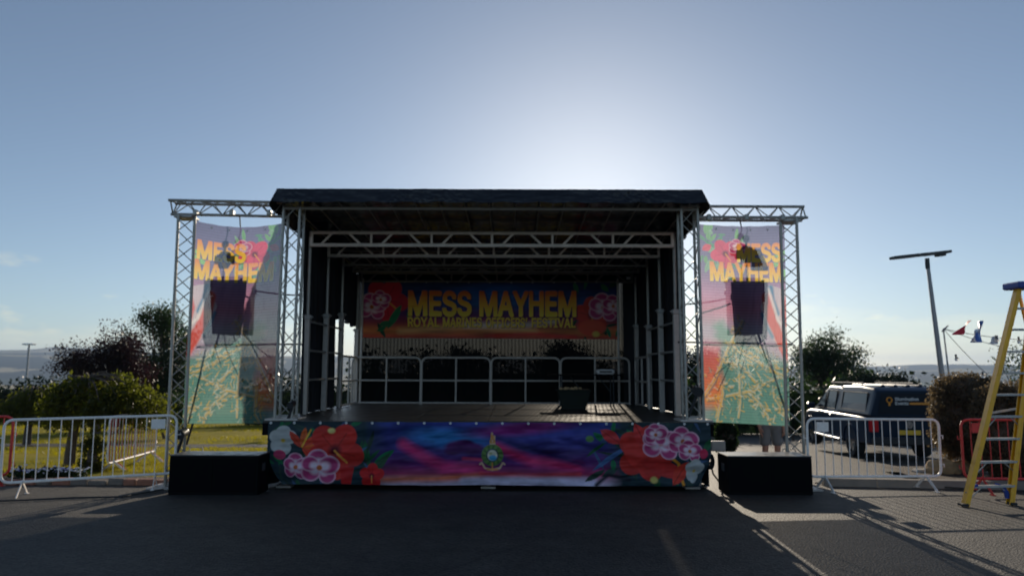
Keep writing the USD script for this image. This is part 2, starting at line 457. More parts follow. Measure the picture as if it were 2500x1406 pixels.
rr = np.concatenate([[0.0], np.geomspace(3, 6200, 90)])
aa = np.concatenate([np.linspace(-0.85, 0.85, 150), np.linspace(0.95, 2 * PI - 0.95, 46)])
R, A = np.meshgrid(rr, aa, indexing='ij')
X, Y = R * np.sin(A), R * np.cos(A)
Z = terrain_z(X, Y) - 0.03
n, m = R.shape
i, j = np.meshgrid(np.arange(n - 1), np.arange(m), indexing='ij')
a, b = (i * m + j).ravel(), (i * m + (j + 1) % m).ravel()
F = np.stack([a, a + m, b + m, b], 1)
tag(stage.GetPrimAtPath(obj('terrain', (np.stack([X, Y, Z], -1).reshape(-1, 3), F), M['country'], smooth=True)), 'farmland and hills rolling away to the skyline', kind='structure')


def sheet(name, x0, x1, y0, y1, lift, material, label, nx=2, ny=2):
    p, f, u, v = grid(nx, ny, lambda u, v: np.stack([x0 + (x1 - x0) * u, y0 + (y1 - y0) * v, ground(y0 + (y1 - y0) * v) + lift], -1))
    return tag(stage.GetPrimAtPath(obj(name, (p, f), material, smooth=False)), label, kind='structure')


sheet('asphalt_yard', -40, 45, -28, 34, -0.012, M['asphalt'], 'grey asphalt yard in front of and under the stage')
sheet('lawn', -40, -1.2, 13.2, 52, -0.004, M['lawn'], 'dry yellow green lawn beyond the left barriers')
sheet('path', -40, -1.2, 22.0, 23.6, 0.0, M['asphalt'], 'dark narrow path crossing the lawn')
sheet('flower_bed', -12.0, -4.2, 12.05, 13.2, -0.002, M['soil'], 'soil bed with edging stones at the lawn edge')

hv = trimesh.creation.box([15000, 15000, 1.0]).copy()
zlo, zhi = -60.0, 160.0
hv = trimesh.creation.box([15200, 15200, zhi - zlo]); hv.apply_translation([0, 0, (zlo + zhi) / 2])
tag(stage.GetPrimAtPath(obj('haze', (hv.vertices, hv.faces), haze_look, smooth=False)), 'thin evening haze over the far hills', kind='stuff')

# edging stones of the flower bed: single bricks laid end to end
edge = thing('bed_edging', 'row of rough stone and brick edging along the flower bed', 'edging', (-8, 11.95, ground(11.95)))
rng = np.random.default_rng(5)
x = -11.6
while x < -4.3:
    w = rng.uniform(0.2, 0.32)
    mb = MB(); h = rng.uniform(0.05, 0.1); yy = 11.95 + rng.uniform(-0.03, 0.03)
    mb.box((x, yy - 0.07, ground(yy) - 0.02), (x + w - 0.015, yy + 0.08, ground(yy) + h), 0.02)
    obj('stone' if rng.random() < 0.5 else 'brick', mb.mesh, M['brick_red'] if rng.random() < 0.3 else M['dark_stone'], edge)
    x += w


def kerb(name, label, p0, p1, n):
    t = thing(name, label, 'kerb', ((p0[0] + p1[0]) / 2, (p0[1] + p1[1]) / 2, ground((p0[1] + p1[1]) / 2)))
    p0, p1 = np.array(p0), np.array(p1)
    for k in range(n):
        a_, b_ = p0 + (p1 - p0) * (k + 0.008) / n, p0 + (p1 - p0) * (k + 0.992) / n
        mb = MB(); mb.obox((*a_, ground(a_[1]) + 0.035), (*b_, ground(b_[1]) + 0.035), 0.14, 0.17)
        obj('kerb_stone', mb.mesh, M['kerb_stone'], t)
    return t


kerb('kerb', 'pale stone kerb along the front of the shrub bed behind the ladder', (5.2, 12.15), (11.0, 11.2), 7)
bedp = [(6.9, 11.95), (11.0, 11.3), (12.5, 14.6), (7.6, 15.0)]
mb = MB(); mb.add([(x_, y_, ground(y_) + 0.08) for x_, y_ in bedp], [[0, 1, 2, 3]])
tag(stage.GetPrimAtPath(obj('shrub_bed', mb.mesh, M['soil'])), 'bare soil under the clipped bushes', kind='structure')

# ------------------------------------------------------------------ lettering and prints
_glyph = {}


def lettering(text, x0, x1, y0, y1, fat=0.0):
    """text as one polygon in design coordinates (y downwards), squeezed into the box"""
    key = (text,)
    if key not in _glyph:
        tm = meshkit.text_mesh(text, 1.0, 0.01, bold=True)
        top = tm.face_normals[:, 2] > 0.9
        tri = tm.vertices[tm.faces[top]][:, :, :2]
        _glyph[key] = shapely.union_all([Polygon(t) for t in tri if Polygon(t).area > 1e-9]).buffer(0.004)
    g = _glyph[key]
    bx0, by0, bx1, by1 = g.bounds
    by0, by1 = 0.0, 1.02
    sx, sy = (x1 - x0) / (bx1 - bx0), (y1 - y0) / (by1 - by0)
    g = affinity.affine_transform(g, [sx, 0, 0, -sy, x0 - bx0 * sx, y1 + by0 * sy])
    return g.buffer(fat) if fat else g


class Art:
    """flat print, worked out point by point on a cloth's own grid (design coordinates, y downwards)"""

    def __init__(self, x, y, color):
        self.x, self.y = x, y
        self.c = np.tile(np.asarray(color, float), (len(x), 1))

    def put(self, w, color):
        w = np.clip(w, 0, 1)[:, None]
        self.c = self.c * (1 - w) + w * np.asarray(color, float)

    def vgrad(self, stops):
        ys = [s[0] for s in stops]
        self.c = np.stack([np.interp(self.y, ys, [s[1][k] for s in stops]) for k in range(3)], 1)

    def ell(self, cx, cy, rx, ry, color, rot=0.0, soft=0.12, only=None):
        dx, dy = self.x - cx, self.y - cy
        c, s = math.cos(rot), math.sin(rot)
        d = np.hypot((dx * c + dy * s) / rx, (-dx * s + dy * c) / ry)
        w = np.clip((1 - d) / soft + 0.5, 0, 1)
        self.put(w if only is None else w * only, color)
        return d

    def poly(self, pts, color, w=1.0):
        g = pts if not isinstance(pts, (list, np.ndarray)) else Polygon(pts)
        shapely.prepare(g)
        b = g.bounds
        k = np.nonzero((self.x >= b[0]) & (self.x <= b[2]) & (self.y >= b[1]) & (self.y <= b[3]))[0]
        k = k[shapely.contains_xy(g, self.x[k], self.y[k])]
        col = color(self.x[k], self.y[k]) if callable(color) else np.asarray(color, float)
        self.c[k] = self.c[k] * (1 - w) + w * col

    def line(self, pts, width, color, soft=1.2, taper=False):
        pts = np.asarray(pts, float)
        best = np.full(len(self.x), 1e9)
        L = len(pts) - 1
        for q, (a, b) in enumerate(zip(pts[:-1], pts[1:])):
            d = b - a
            t = np.clip(((self.x - a[0]) * d[0] + (self.y - a[1]) * d[1]) / (d @ d + 1e-9), 0, 1)
            wd = width if not taper else width * (1 - 0.85 * (q + t) / L)
            best = np.minimum(best, np.hypot(self.x - a[0] - t * d[0], self.y - a[1] - t * d[1]) - wd / 2)
        self.put(np.clip(-best / soft + 0.5, 0, 1), color)

    def noise(self, sx, sy, seed, amount):
        n = meshkit.fbm(np.stack([self.x / sx, self.y / sy, np.zeros_like(self.x)], -1), 4, seed) - 0.5
        self.c = np.clip(self.c * (1 + amount * 2 * n[:, None]), 0.002, 0.9)
        return n

    def leaf(self, x0, y0, x1, y1, w, color):
        t = np.linspace(0, 1, 9)
        d = np.array([x1 - x0, y1 - y0], float); L = np.hypot(*d); nrm = np.array([-d[1], d[0]]) / L
        c = np.array([x0, y0]) + t[:, None] * d
        h = (np.sin(t * PI) ** 0.8 * w / 2)[:, None] * nrm
        self.poly(np.vstack([c + h, (c - h)[::-1]]), color)
        self.line([(x0, y0), (x1, y1)], max(w * 0.07, 0.6), np.array(color) * 0.6)

    def hibiscus(self, cx, cy, r, color=(0.62, 0.04, 0.03), turn=0.3):
        for k in range(5):
            g = turn + k * 2 * PI / 5
            px, py = cx + math.cos(g) * r * 0.55, cy + math.sin(g) * r * 0.55
            tone = 0.82 + 0.18 * ((k * 37) % 5) / 4
            self.ell(px, py, r * 0.52, r * 0.45, np.array(color) * tone, rot=g, soft=0.06)
            self.line([(cx, cy), (cx + math.cos(g) * r * 0.75, cy + math.sin(g) * r * 0.75)], r * 0.035, np.array(color) * 0.6)
        self.ell(cx, cy, r * 0.2, r * 0.2, (0.12, 0.004, 0.01), soft=0.9)
        g = turn + 0.55
        self.line([(cx, cy), (cx + math.cos(g) * r * 0.6, cy + math.sin(g) * r * 0.6)], r * 0.08, (0.75, 0.3, 0.06))

    def orchid(self, cx, cy, r):
        for k, (ox, oy, s) in enumerate(((-0.5, 0.3, 0.55), (0.45, 0.5, 0.5), (-0.1, -0.55, 0.6), (0.55, -0.15, 0.62), (-0.55, -0.25, 0.5))):
            x, y, q = cx + ox * r, cy + oy * r, s * r
            self.ell(x, y, q, q * 0.92, (0.72, 0.45, 0.52), soft=0.06)
            self.ell(x, y, q * 0.86, q * 0.78, (0.45, 0.05, 0.16), soft=0.3)
            self.ell(x + (cx - x) * 0.45, y + (cy - y) * 0.45, q * 0.5, q * 0.45, (0.75, 0.55, 0.6), soft=0.8)
        self.ell(cx, cy, r * 0.16, r * 0.16, (0.5, 0.12, 0.03), soft=0.5)

    def pale_flower(self, cx, cy, r):
        for ox, oy in ((-0.45, -0.3), (0.45, -0.25), (0.05, 0.55), (-0.35, 0.35), (0, -0.6)):
            self.ell(cx + ox * r, cy + oy * r, r * 0.55, r * 0.5, np.array((0.5, 0.5, 0.46)) * (0.9 + 0.1 * ox), soft=0.1)
        self.ell(cx, cy, r * 0.16, r * 0.14, (0.55, 0.36, 0.04), soft=0.6)


def sunset_letters(y0, y1, top=(0.72, 0.16, 0.03), mid=(0.86, 0.4, 0.04), low=(0.88, 0.62, 0.07)):
    return lambda x, y: np.stack([np.interp((y - y0) / (y1 - y0), [0.05, 0.45, 0.95], [top[k], mid[k], low[k]]) for k in range(3)], -1)


def crest(a, cx, cy, s):
    """lion over crown, laurel wreath round a globe, anchor and scroll"""
    gold, tan = (0.55, 0.25, 0.07), (0.6, 0.4, 0.25)
    a.line([(cx - 1.2 * s, cy - 48 * s), (cx - 1.2 * s, cy - 38 * s)], 5 * s, tan)
    a.poly([(cx - 4 * s, cy - 46 * s), (cx + 6 * s, cy - 41 * s), (cx + 6 * s, cy - 33 * s), (cx - 5 * s, cy - 33 * s)], gold)
    a.line([(cx + 5 * s, cy - 42 * s), (cx + 5 * s, cy - 31 * s)], 2.5 * s, tan)
    a.ell(cx, cy - 28 * s, 7 * s, 7 * s, gold)
    a.ell(cx, cy - 30 * s, 2.4 * s, 3 * s, tan)
    a.poly([(cx - 6 * s, cy - 25 * s), (cx + 6 * s, cy - 25 * s), (cx + 8 * s, cy - 18 * s), (cx - 8 * s, cy - 18 * s)], tan)
    a.line([(cx - 17 * s, cy - 13 * s), (cx - 9 * s, cy - 19 * s), (cx + 9 * s, cy - 19 * s), (cx + 17 * s, cy - 13 * s)], 4 * s, gold)
    a.ell(cx, cy + 3 * s, 25 * s, 25 * s, (0.1, 0.17, 0.05), soft=0.07)
    for k in range(22):
        g = k * 2 * PI / 22 + 0.1
        a.leaf(cx + 14 * s * math.cos(g), cy + 3 * s + 14 * s * math.sin(g), cx + 25 * s * math.cos(g + 0.25), cy + 3 * s + 25 * s * math.sin(g + 0.25), 5 * s, (0.14, 0.24, 0.07) if k % 2 else (0.07, 0.14, 0.04))
    a.ell(cx, cy + 3 * s, 14 * s, 15 * s, (0.03, 0.04, 0.08), soft=0.1)
    d = a.ell(cx, cy + 3 * s, 11.5 * s, 12.5 * s, (0.66, 0.6, 0.45), soft=0.15)
    a.ell(cx + 1 * s, cy + 9 * s, 9 * s, 6.5 * s, (0.06, 0.3, 0.5), soft=0.4)
    a.ell(cx - 4 * s, cy - 1 * s, 4 * s, 3 * s, (0.45, 0.42, 0.2), soft=0.6)
    a.line([(cx, cy + 21 * s), (cx, cy + 38 * s)], 3.2 * s, gold)
    a.line([(cx - 28 * s, cy + 24 * s), (cx - 24 * s, cy + 21 * s), (cx - 17 * s, cy + 33 * s), (cx, cy + 37 * s), (cx + 17 * s, cy + 33 * s), (cx + 24 * s, cy + 21 * s), (cx + 28 * s, cy + 24 * s)], 4.5 * s, tan)
    a.line([(cx - 12 * s, cy + 36 * s), (cx + 12 * s, cy + 36 * s)], 4 * s, gold)


def art_front(x, y):
    """front skirt: design 1080 wide, 155 high"""
    a = Art(x, y, (0.02, 0.04, 0.05))
    mid = np.clip((x - 235) / 60, 0, 1) * np.clip((865 - x) / 50, 0, 1)
    cent = Art(x, y, (0.04, 0.05, 0.2))
    cent.vgrad([(0, (0.035, 0.05, 0.24)), (60, (0.05, 0.045, 0.2)), (105, (0.1, 0.02, 0.12)), (128, (0.3, 0.03, 0.09)), (140, (0.42, 0.22, 0.3)), (155, (0.5, 0.42, 0.5))])
    cent.ell(440, 40, 90, 22, (0.03, 0.17, 0.42), rot=0.1, soft=0.9)
    cent.ell(620, 15, 120, 16, (0.18, 0.02, 0.14), rot=-0.1, soft=0.9)
    cent.line([(330, 55), (380, 85), (430, 110), (520, 118)], 26, (0.5, 0.035, 0.15), soft=16)
    cent.line([(250, 142), (420, 138), (520, 132)], 13, (0.55, 0.13, 0.06), soft=12)
    cent.line([(560, 60), (640, 95), (760, 110)], 22, (0.5, 0.03, 0.12), soft=16)
    cent.line([(560, 40), (660, 70), (770, 105)], 10, (0.02, 0.015, 0.09), soft=14)
    cent.line([(520, 128), (640, 132), (760, 128)], 10, (0.6, 0.06, 0.08), soft=9)
    cent.line([(480, 148), (620, 145), (790, 150)], 22, (0.5, 0.45, 0.56), soft=14)
    for ex, ey, er in ((462, 62, 30), (480, 55, 24), (500, 66, 28), (450, 72, 18)):
        cent.ell(ex, ey, er, er * 0.5, (0.07, 0.015, 0.09), soft=0.5)
    cent.line([(478, 90), (520, 93)], 8, (0.55, 0.05, 0.13), soft=5)
    cent.noise(70, 14, 4, 0.55)
    a.c = a.c * (1 - mid[:, None]) + cent.c * mid[:, None]
    r = np.random.default_rng(12)
    for side in (0, 1):
        ox = (lambda v: v) if side == 0 else (lambda v: 1080 - v)
        for k in range(46):
            x0, y0 = r.uniform(10, 260), r.uniform(5, 150)
            g = r.uniform(0, 2 * PI); L = r.uniform(25, 70)
            col = [(0.02, 0.1, 0.04), (0.03, 0.06, 0.05), (0.015, 0.16, 0.06), (0.05, 0.1, 0.2), (0.02, 0.04, 0.03)][k % 5]
            a.leaf(ox(x0), y0, ox(x0 + L * math.cos(g)), y0 + L * math.sin(g), r.uniform(6, 17), col)
    # left posy
    a.leaf(160, 125, 245, 60, 12, (0.06, 0.12, 0.26)); a.leaf(235, 150, 300, 75, 20, (0.03, 0.08, 0.04))
    a.pale_flower(38, 47, 34)
    for k in range(5):
        a.leaf(85, 65, 85 + 55 * math.cos(-2.2 + 0.75 * k), 62 + 48 * math.sin(-2.2 + 0.75 * k), 18, (0.65, 0.12, 0.03) if k % 2 else (0.6, 0.06, 0.03))
    a.line([(85, 62), (105, 20)], 4, (0.8, 0.45, 0.05))
    a.hibiscus(165, 72, 68, turn=0.25)
    a.poly([(178, 112), (212, 112), (205, 155), (182, 155)], (0.5, 0.02, 0.02))
    a.orchid(72, 112, 32); a.orchid(128, 114, 42)
    a.ell(30, 82, 15, 12, (0.5, 0.05, 0.12)); a.ell(155, 22, 9, 7, (0.75, 0.6, 0.2), soft=0.5)
    a.hibiscus(256, 133, 29, color=(0.58, 0.02, 0.02), turn=1.0)
    # right posy
    a.leaf(790, 120, 880, 55, 12, (0.06, 0.13, 0.28)); a.ell(785, 40, 10, 8, (0.12, 0.25, 0.08), soft=0.4)
    a.leaf(812, 18, 860, 52, 30, (0.58, 0.05, 0.05))
    a.hibiscus(920, 75, 66, turn=2.5)
    a.ell(898, 75, 28, 44, (0.6, 0.04, 0.03), rot=-0.5, soft=0.05); a.ell(960, 110, 55, 20, (0.55, 0.035, 0.03), rot=0.35, soft=0.06)
    a.leaf(895, 2, 930, 70, 34, (0.62, 0.045, 0.04))
    a.line([(1010, 150), (1000, 100), (985, 88)], 7, (0.7, 0.28, 0.03)); a.leaf(985, 152, 1025, 95, 30, (0.6, 0.05, 0.03))
    a.orchid(958, 50, 42); a.orchid(1012, 46, 34); a.orchid(1028, 70, 26); a.orchid(946, 30, 26)
    a.pale_flower(1044, 118, 27)
    a.ell(1062, 76, 10, 12, (0.55, 0.03, 0.08)); a.ell(940, 140, 9, 8, (0.7, 0.55, 0.15), soft=0.5)
    a.line([(800, 152), (830, 128), (880, 140)], 9, (0.02, 0.02, 0.03), soft=6)
    a.noise(26, 20, 33, 0.3)
    crest(a, 548, 78, 1.06)
    return a.c


def art_back(x, y):
    """backdrop: design 623 wide, 142 high"""
    a = Art(x, y, (0.02, 0.03, 0.12))
    a.vgrad([(0, (0.015, 0.02, 0.09)), (55, (0.02, 0.07, 0.22)), (85, (0.12, 0.03, 0.13)), (105, (0.35, 0.06, 0.07)), (124, (0.62, 0.2, 0.06)), (142, (0.5, 0.05, 0.04))])
    a.line([(90, 125), (250, 112), (420, 122)], 12, (0.75, 0.42, 0.16), soft=14)
    a.line([(250, 110), (400, 108), (470, 100)], 10, (0.6, 0.55, 0.5), soft=14)
    a.line([(300, 136), (420, 130), (520, 138)], 8, (0.6, 0.05, 0.04), soft=8)
    a.ell(330, 35, 120, 26, (0.02, 0.1, 0.33), soft=0.9)
    a.noise(60, 9, 21, 0.45)
    r = np.random.default_rng(4)
    for k in range(40):
        x0, y0 = (r.uniform(-10, 110), r.uniform(0, 130)) if k % 2 else (r.uniform(515, 630), r.uniform(10, 140))
        g = r.uniform(0, 2 * PI); L = r.uniform(20, 46)
        a.leaf(x0, y0, x0 + L * math.cos(g), y0 + L * math.sin(g), r.uniform(6, 14), [(0.02, 0.14, 0.05), (0.015, 0.07, 0.04), (0.03, 0.2, 0.09)][k % 3])
    a.hibiscus(58, 48, 52, turn=0.2, color=(0.66, 0.03, 0.05)); a.orchid(22, 66, 32); a.orchid(44, 48, 22)
    a.leaf(60, 120, 95, 60, 18, (0.02, 0.2, 0.08)); a.leaf(40, 110, 75, 105, 16, (0.03, 0.16, 0.06))
    a.hibiscus(560, 85, 44, turn=0.9, color=(0.64, 0.06, 0.04)); a.orchid(588, 66, 34); a.orchid(612, 62, 26); a.ell(560, 115, 34, 20, (0.7, 0.1, 0.05), soft=0.2); a.ell(570, 130, 9, 7, (0.7, 0.5, 0.1), soft=0.5)
    for txt, x0, x1, y0, y1, fat in (('MESS', 112, 265, 26, 85, 1.35), ('MAYHEM', 286, 521, 26, 85, 1.35)):
        g = lettering(txt, x0, x1, y0, y1, fat)
        a.poly(affinity.translate(g.buffer(1.6), 1.5, 1.5), (0.06, 0.02, 0.05), 0.75)
        a.poly(g, sunset_letters(y0, y1))
    for txt, x0, x1 in (('ROYAL', 110, 187), ('MARINES', 196, 291), ('OFFICERS\u2019', 301, 402), ('FESTIVAL', 413, 520)):
        g = lettering(txt, x0, x1, 91, 114, 0.25)
        a.poly(affinity.translate(g.buffer(0.8), 0.8, 0.8), (0.1, 0.02, 0.03), 0.7)
        a.poly(g, (0.85, 0.6, 0.08))
    return a.c


def art_side(x, y, mirror):
    """tall side banner: design 215 wide, 495 high; the art runs to the left or, mirrored, to the right"""
    a = Art(x, y, (0.3, 0.3, 0.4))
    a.vgrad([(0, (0.15, 0.15, 0.27)), (110, (0.24, 0.22, 0.38)), (170, (0.46, 0.25, 0.42)), (215, (0.58, 0.24, 0.36)), (262, (0.4, 0.36, 0.5)), (330, (0.42, 0.34, 0.46)), (495, (0.2, 0.32, 0.32))])
    a.noise(120, 60, 8, 0.2)
    fx = (lambda v: 215 - v) if mirror else (lambda v: v)
    X = fx(x)
    n = meshkit.fbm(np.stack([X / 40, y / 40, np.zeros_like(x)], -1), 4, 5)
    teal = np.clip((y - 290 + 0.42 * (X - 80) + (n - 0.5) * 70) / 22, 0, 1) * np.clip((205 - X + (495 - y) * -0.1 + (n - 0.5) * 60 + (y - 330) * 0.0) / 30 + 0.3, 0, 1)
    warm = np.clip((X - 158 + (n - 0.5) * 40) / 14, 0, 1) * np.clip((y - 285) / 30, 0, 1) * np.clip((470 - y) / 25, 0, 1)
    a.put(teal, (0.13, 0.3, 0.27))
    wc = np.stack([np.interp(y, [285, 340, 470], [c0, c1, c2]) for c0, c1, c2 in ((0.55, 0.62, 0.75), (0.22, 0.16, 0.25), (0.38, 0.15, 0.08))], 1)
    w = warm[:, None]
    a.c = a.c * (1 - w) + wc * w
    a.c *= (0.9 + 0.1 * np.sin(y * 0.9))[:, None] ** 1.0
    # foliage and blossom at the top, beside the first word
    r = np.random.default_rng(31)
    for k in range(40):
        x0, y0 = r.uniform(95, 205), r.uniform(15, 125)
        g = r.uniform(0, 2 * PI); L = r.uniform(18, 45)
        a.leaf(fx(x0), y0, fx(x0 + L * math.cos(g)), y0 + L * math.sin(g), r.uniform(6, 14), [(0.18, 0.42, 0.18), (0.25, 0.45, 0.3), (0.12, 0.32, 0.2)][k % 3])
    for k in range(8):
        x0, y0 = r.uniform(-5, 40), r.uniform(60, 125)
        a.leaf(fx(x0), y0, fx(x0 - 25), y0 + r.uniform(-20, 20), 12, (0.3, 0.62, 0.25))
    a.hibiscus(fx(150), 72, 36, color=(0.68, 0.07, 0.14), turn=0.4); a.leaf(fx(185), 52, fx(208), 66, 18, (0.68, 0.1, 0.14)); a.orchid(fx(120), 55, 20)
    # striped cloth flying from a staff
    a.poly([(fx(-6), 165), (fx(44), 150), (fx(66), 205), (fx(48), 268), (fx(20), 308), (fx(-6), 330)], (0.6, 0.56, 0.6), 0.75)
    for pts, wd, col in (([(40, 158), (36, 190), (24, 222)], 14, (0.07, 0.2, 0.36)), ([(50, 182), (40, 235), (18, 285), (0, 322)], 26, (0.6, 0.1, 0.09)), ([(-4, 185), (6, 215), (0, 250)], 14, (0.6, 0.1, 0.09)),
                         ([(62, 222), (50, 258), (38, 280)], 8, (0.1, 0.22, 0.36)), ([(46, 160), (22, 240), (-2, 262)], 6, (0.72, 0.68, 0.68))):
        a.line([(fx(px), py) for px, py in pts], wd, col, soft=6)
    # a climbing knot of figures in ochre with pale edges, loosely drawn
    pale, ochre, dk = (0.6, 0.6, 0.52), (0.68, 0.42, 0.06), (0.07, 0.17, 0.17)
    limbs = [([(212, 430), (170, 350), (128, 268), (112, 240)], 7), ([(205, 440), (120, 420), (60, 400), (0, 360)], 7), ([(140, 300), (100, 330), (40, 365), (5, 372)], 5),
             ([(130, 330), (120, 400), (128, 480)], 5), ([(100, 420), (60, 455), (50, 492)], 6), ([(170, 400), (165, 450), (182, 492)], 6), ([(90, 300), (60, 330), (25, 340)], 4),
             ([(150, 345), (90, 360), (70, 420)], 5), ([(40, 400), (20, 450), (10, 490)], 4)]

    def daub(px, py, s, g):
        """a patch of ochre with a pale rim above and shade under it"""
        a.ell(fx(px) + 1, py + s * 0.4, s * 1.05, s * 0.55, dk, rot=g if not mirror else -g, soft=0.5)
        a.ell(fx(px), py - s * 0.12, s, s * 0.5, pale, rot=g if not mirror else -g, soft=0.35)
        a.ell(fx(px), py + s * 0.06, s * 0.88, s * 0.36, np.array(ochre) * r.uniform(0.75, 1.15), rot=g if not mirror else -g, soft=0.4)
    before = a.c.copy()
    for pts, wd in limbs:
        q = np.array([(fx(px), py) for px, py in pts], float)
        q = np.vstack([q[:1], (q[:-1] + q[1:]) / 2 + r.normal(0, 3, (len(q) - 1, 2)), q[-1:]])
        a.line(q + [2, 3], wd + 3, dk, soft=4)
        a.line(q, wd, pale, soft=3)
        a.line(q + [0, 1.5], wd * 0.5, ochre, soft=2)
    core = [(np.array(p0) * (1 - t) + np.array(p1) * t) for pts, wd in limbs for p0, p1 in zip(pts[:-1], pts[1:]) for t in np.linspace(0, 1, 5)]
    for c_ in core:
        for q in range(4):
            px, py = np.array(c_) + r.normal(0, 9, 2)
            if q == 0 and r.random() < 0.5:
                daub(px, py, r.uniform(3, 8), r.uniform(-0.9, 0.6))
            g, L = r.normal(-0.75, 0.55), r.uniform(5, 17)
            p1 = [(fx(px), py), (fx(px + L * 0.55 * math.cos(g)), py + L * 0.55 * math.sin(g) + r.normal(0, 2)), (fx(px + L * math.cos(g)), py + L * math.sin(g))]
            a.line(p1, r.uniform(1.2, 4.2), [ochre, pale, ochre, dk, (0.5, 0.33, 0.1)][r.integers(5)], soft=1.4, taper=True)
    for k in range(120):
        px, py = r.uniform(0, 205), r.uniform(285, 492)
        if py < 300 + 0.55 * abs(px - 110):
            continue
        g = r.uniform(0.3, 2.4); L = r.uniform(5, 20)
        a.line([(fx(px), py), (fx(px + L * math.cos(g)), py + L * math.sin(g))], r.uniform(1, 2.6), [pale, ochre, dk, (0.2, 0.4, 0.37)][k % 4], soft=1.6)
    a.c = 0.62 * a.c + 0.38 * before
    x0, x1 = (12, 128) if not mirror else (95, 205)
    for txt, xa, xb, ya, yb in (('MESS', x0, x1, 46, 90), ('MAYHEM', 8 if not mirror else 26, 196 if not mirror else 207, 95, 141)):
        g = lettering(txt, xa, xb, ya, yb, 1.3)
        a.poly(affinity.translate(g.buffer(1.3), 1.5, 1.5), (0.16, 0.16, 0.24), 0.5)
        a.poly(g, sunset_letters(ya, yb, (0.78, 0.3, 0.1), (0.85, 0.48, 0.07), (0.86, 0.6, 0.1)))
    return np.clip(a.c, 0.004, 0.85)


def banner(name, label, corners, nu, nv, dw, dh, art, material, wrinkle, seed, sag=0.0, group=None, eyelets=9, bulge=None, tone=0.9):
    """cloth between four corners (TL, TR, BL, BR) with its print"""
    tl, tr, bl, br = [np.asarray(c, float) for c in corners]
    base = (bl + br) / 2
    t = thing(name, label, 'banner', base, 0, group)

    def place(u, v):
        p = ((1 - u) * (1 - v))[:, None] * tl + (u * (1 - v))[:, None] * tr + ((1 - u) * v)[:, None] * bl + (u * v)[:, None] * br
        q = np.stack([u * 7 + v * 2.5, v * 5 - u * 2, np.full_like(u, seed)], -1)
        w = meshkit.fbm(q, 3, seed) - 0.5
        w2 = meshkit.fbm(np.stack([u * 16 + 5 * v, v * 3, np.full_like(u, seed + 9)], -1), 3, seed + 2) - 0.5
        p[:, 1] += wrinkle * (w * 2 + w2) * np.minimum(1, 0.25 + 3 * np.minimum(v, 1))
        scal = np.abs(np.sin(u * PI * eyelets))
        p[:, 2] -= sag * np.sin(u * PI) * (1 - v) + 0.006 * scal * (1 - v) ** 4
        if bulge is not None:
            p = bulge(p, u, v)
        return p
    p, f, u, v = grid(nu, nv, place)
    obj('cloth', (p, f), material, t, smooth=True, print_=tone * art(u * dw, v * dh))
    # eyelets along the top hem
    for k in range(eyelets + 1):
        uu = np.array([min(max(k / eyelets, 0.006), 0.994)]); c = place(uu, np.array([0.02]))[0]
        g = np.linspace(0, 2 * PI, 9)[:-1]
        mb = MB(); mb.path([c + [0.014 * math.cos(q), -0.008, 0.014 * math.sin(q)] for q in g], 0.007, 5, closed=True)
        obj('eyelet', mb.mesh, M['sign_white'], t)
    return t, place


# ------------------------------------------------------------------ the stage
XL, XR, YF, YP, YB = -3.82, 3.08, 11.3, 12.95, 17.35
XC = (XL + XR) / 2
DECK = float(at(1200, 1029, YF)[2])
GZ = ground(YF)
st = thing('mobile_stage', 'black canopied mobile stage with lattice roof trusses and open front', 'stage', (XC, YF, GZ))
mb = MB(); mb.box((XL - 0.1, YF + 0.02, DECK - 0.22), (XR + 0.1, YB + 0.1, DECK - 0.031))
obj('deck_frame', mb.mesh, M['black_wood'], st)
r = np.random.default_rng(3)
nx_, ny_ = 6, 5
xs, ys = np.linspace(XL - 0.1, XR + 0.1, nx_ + 1), np.linspace(YF + 0.02, YB + 0.1, ny_ + 1)
for i_ in range(nx_):
    for j_ in range(ny_):
        mb = MB(); dz = r.uniform(-0.0015, 0.0015)
        mb.box((xs[i_] + 0.003, ys[j_] + 0.003, DECK - 0.03), (xs[i_ + 1] - 0.003, ys[j_ + 1] - 0.003, DECK + dz))
        obj('deck_panel', mb.mesh, M['deck_wood'], st)
# skirts of black cloth round the sides and back, trailer beam below
for nm, p0, p1 in (('side_skirt', (XL - 0.08, YF + 0.3), (XL - 0.08, YB)), ('side_skirt', (XR + 0.08, YF + 0.3), (XR + 0.08, YB)), ('rear_skirt', (XL, YB + 0.06), (XR, YB + 0.06))):
    p0, p1 = np.array(p0), np.array(p1)

    def sk(u, v, p0=p0, p1=p1):
        q = p0 + (p1 - p0) * u[:, None]
        nrm = np.array([-(p1 - p0)[1], (p1 - p0)[0]]) / np.linalg.norm(p1 - p0)
        q = q + nrm * (0.03 * np.sin(u * 60) * v)[:, None]
        zt, zb = DECK - 0.2, ground(q[:, 1]) + 0.03
        return np.column_stack([q, zt + (zb - zt) * v])
    p, f, u, v = grid(60, 4, sk)
    obj(nm, (p, f), M['black_sheet'], st, smooth=True)
for x_ in (XL + 0.2, XC, XR - 0.2):
    for y_ in (YF + 0.35, YF + 3.0, YB - 0.3):
        mb = MB(); mb.rod((x_, y_, ground(y_) + 0.04), (x_, y_, DECK - 0.22), 0.045, 10); mb.box((x_ - 0.12, y_ - 0.12, ground(y_)), (x_ + 0.12, y_ + 0.12, ground(y_) + 0.03), 0.008)
        obj('jack_leg', mb.mesh, M['galvanised'], st)

# posts, telescopic: thick below, thin above, with a locking collar
ROOF0, ROOF1 = 4.02, 3.66                                     # underside at the front edge and at the back


def roof_z(y):
    return ROOF0 + (ROOF1 - ROOF0) * (y - YF) / (YB - YF)


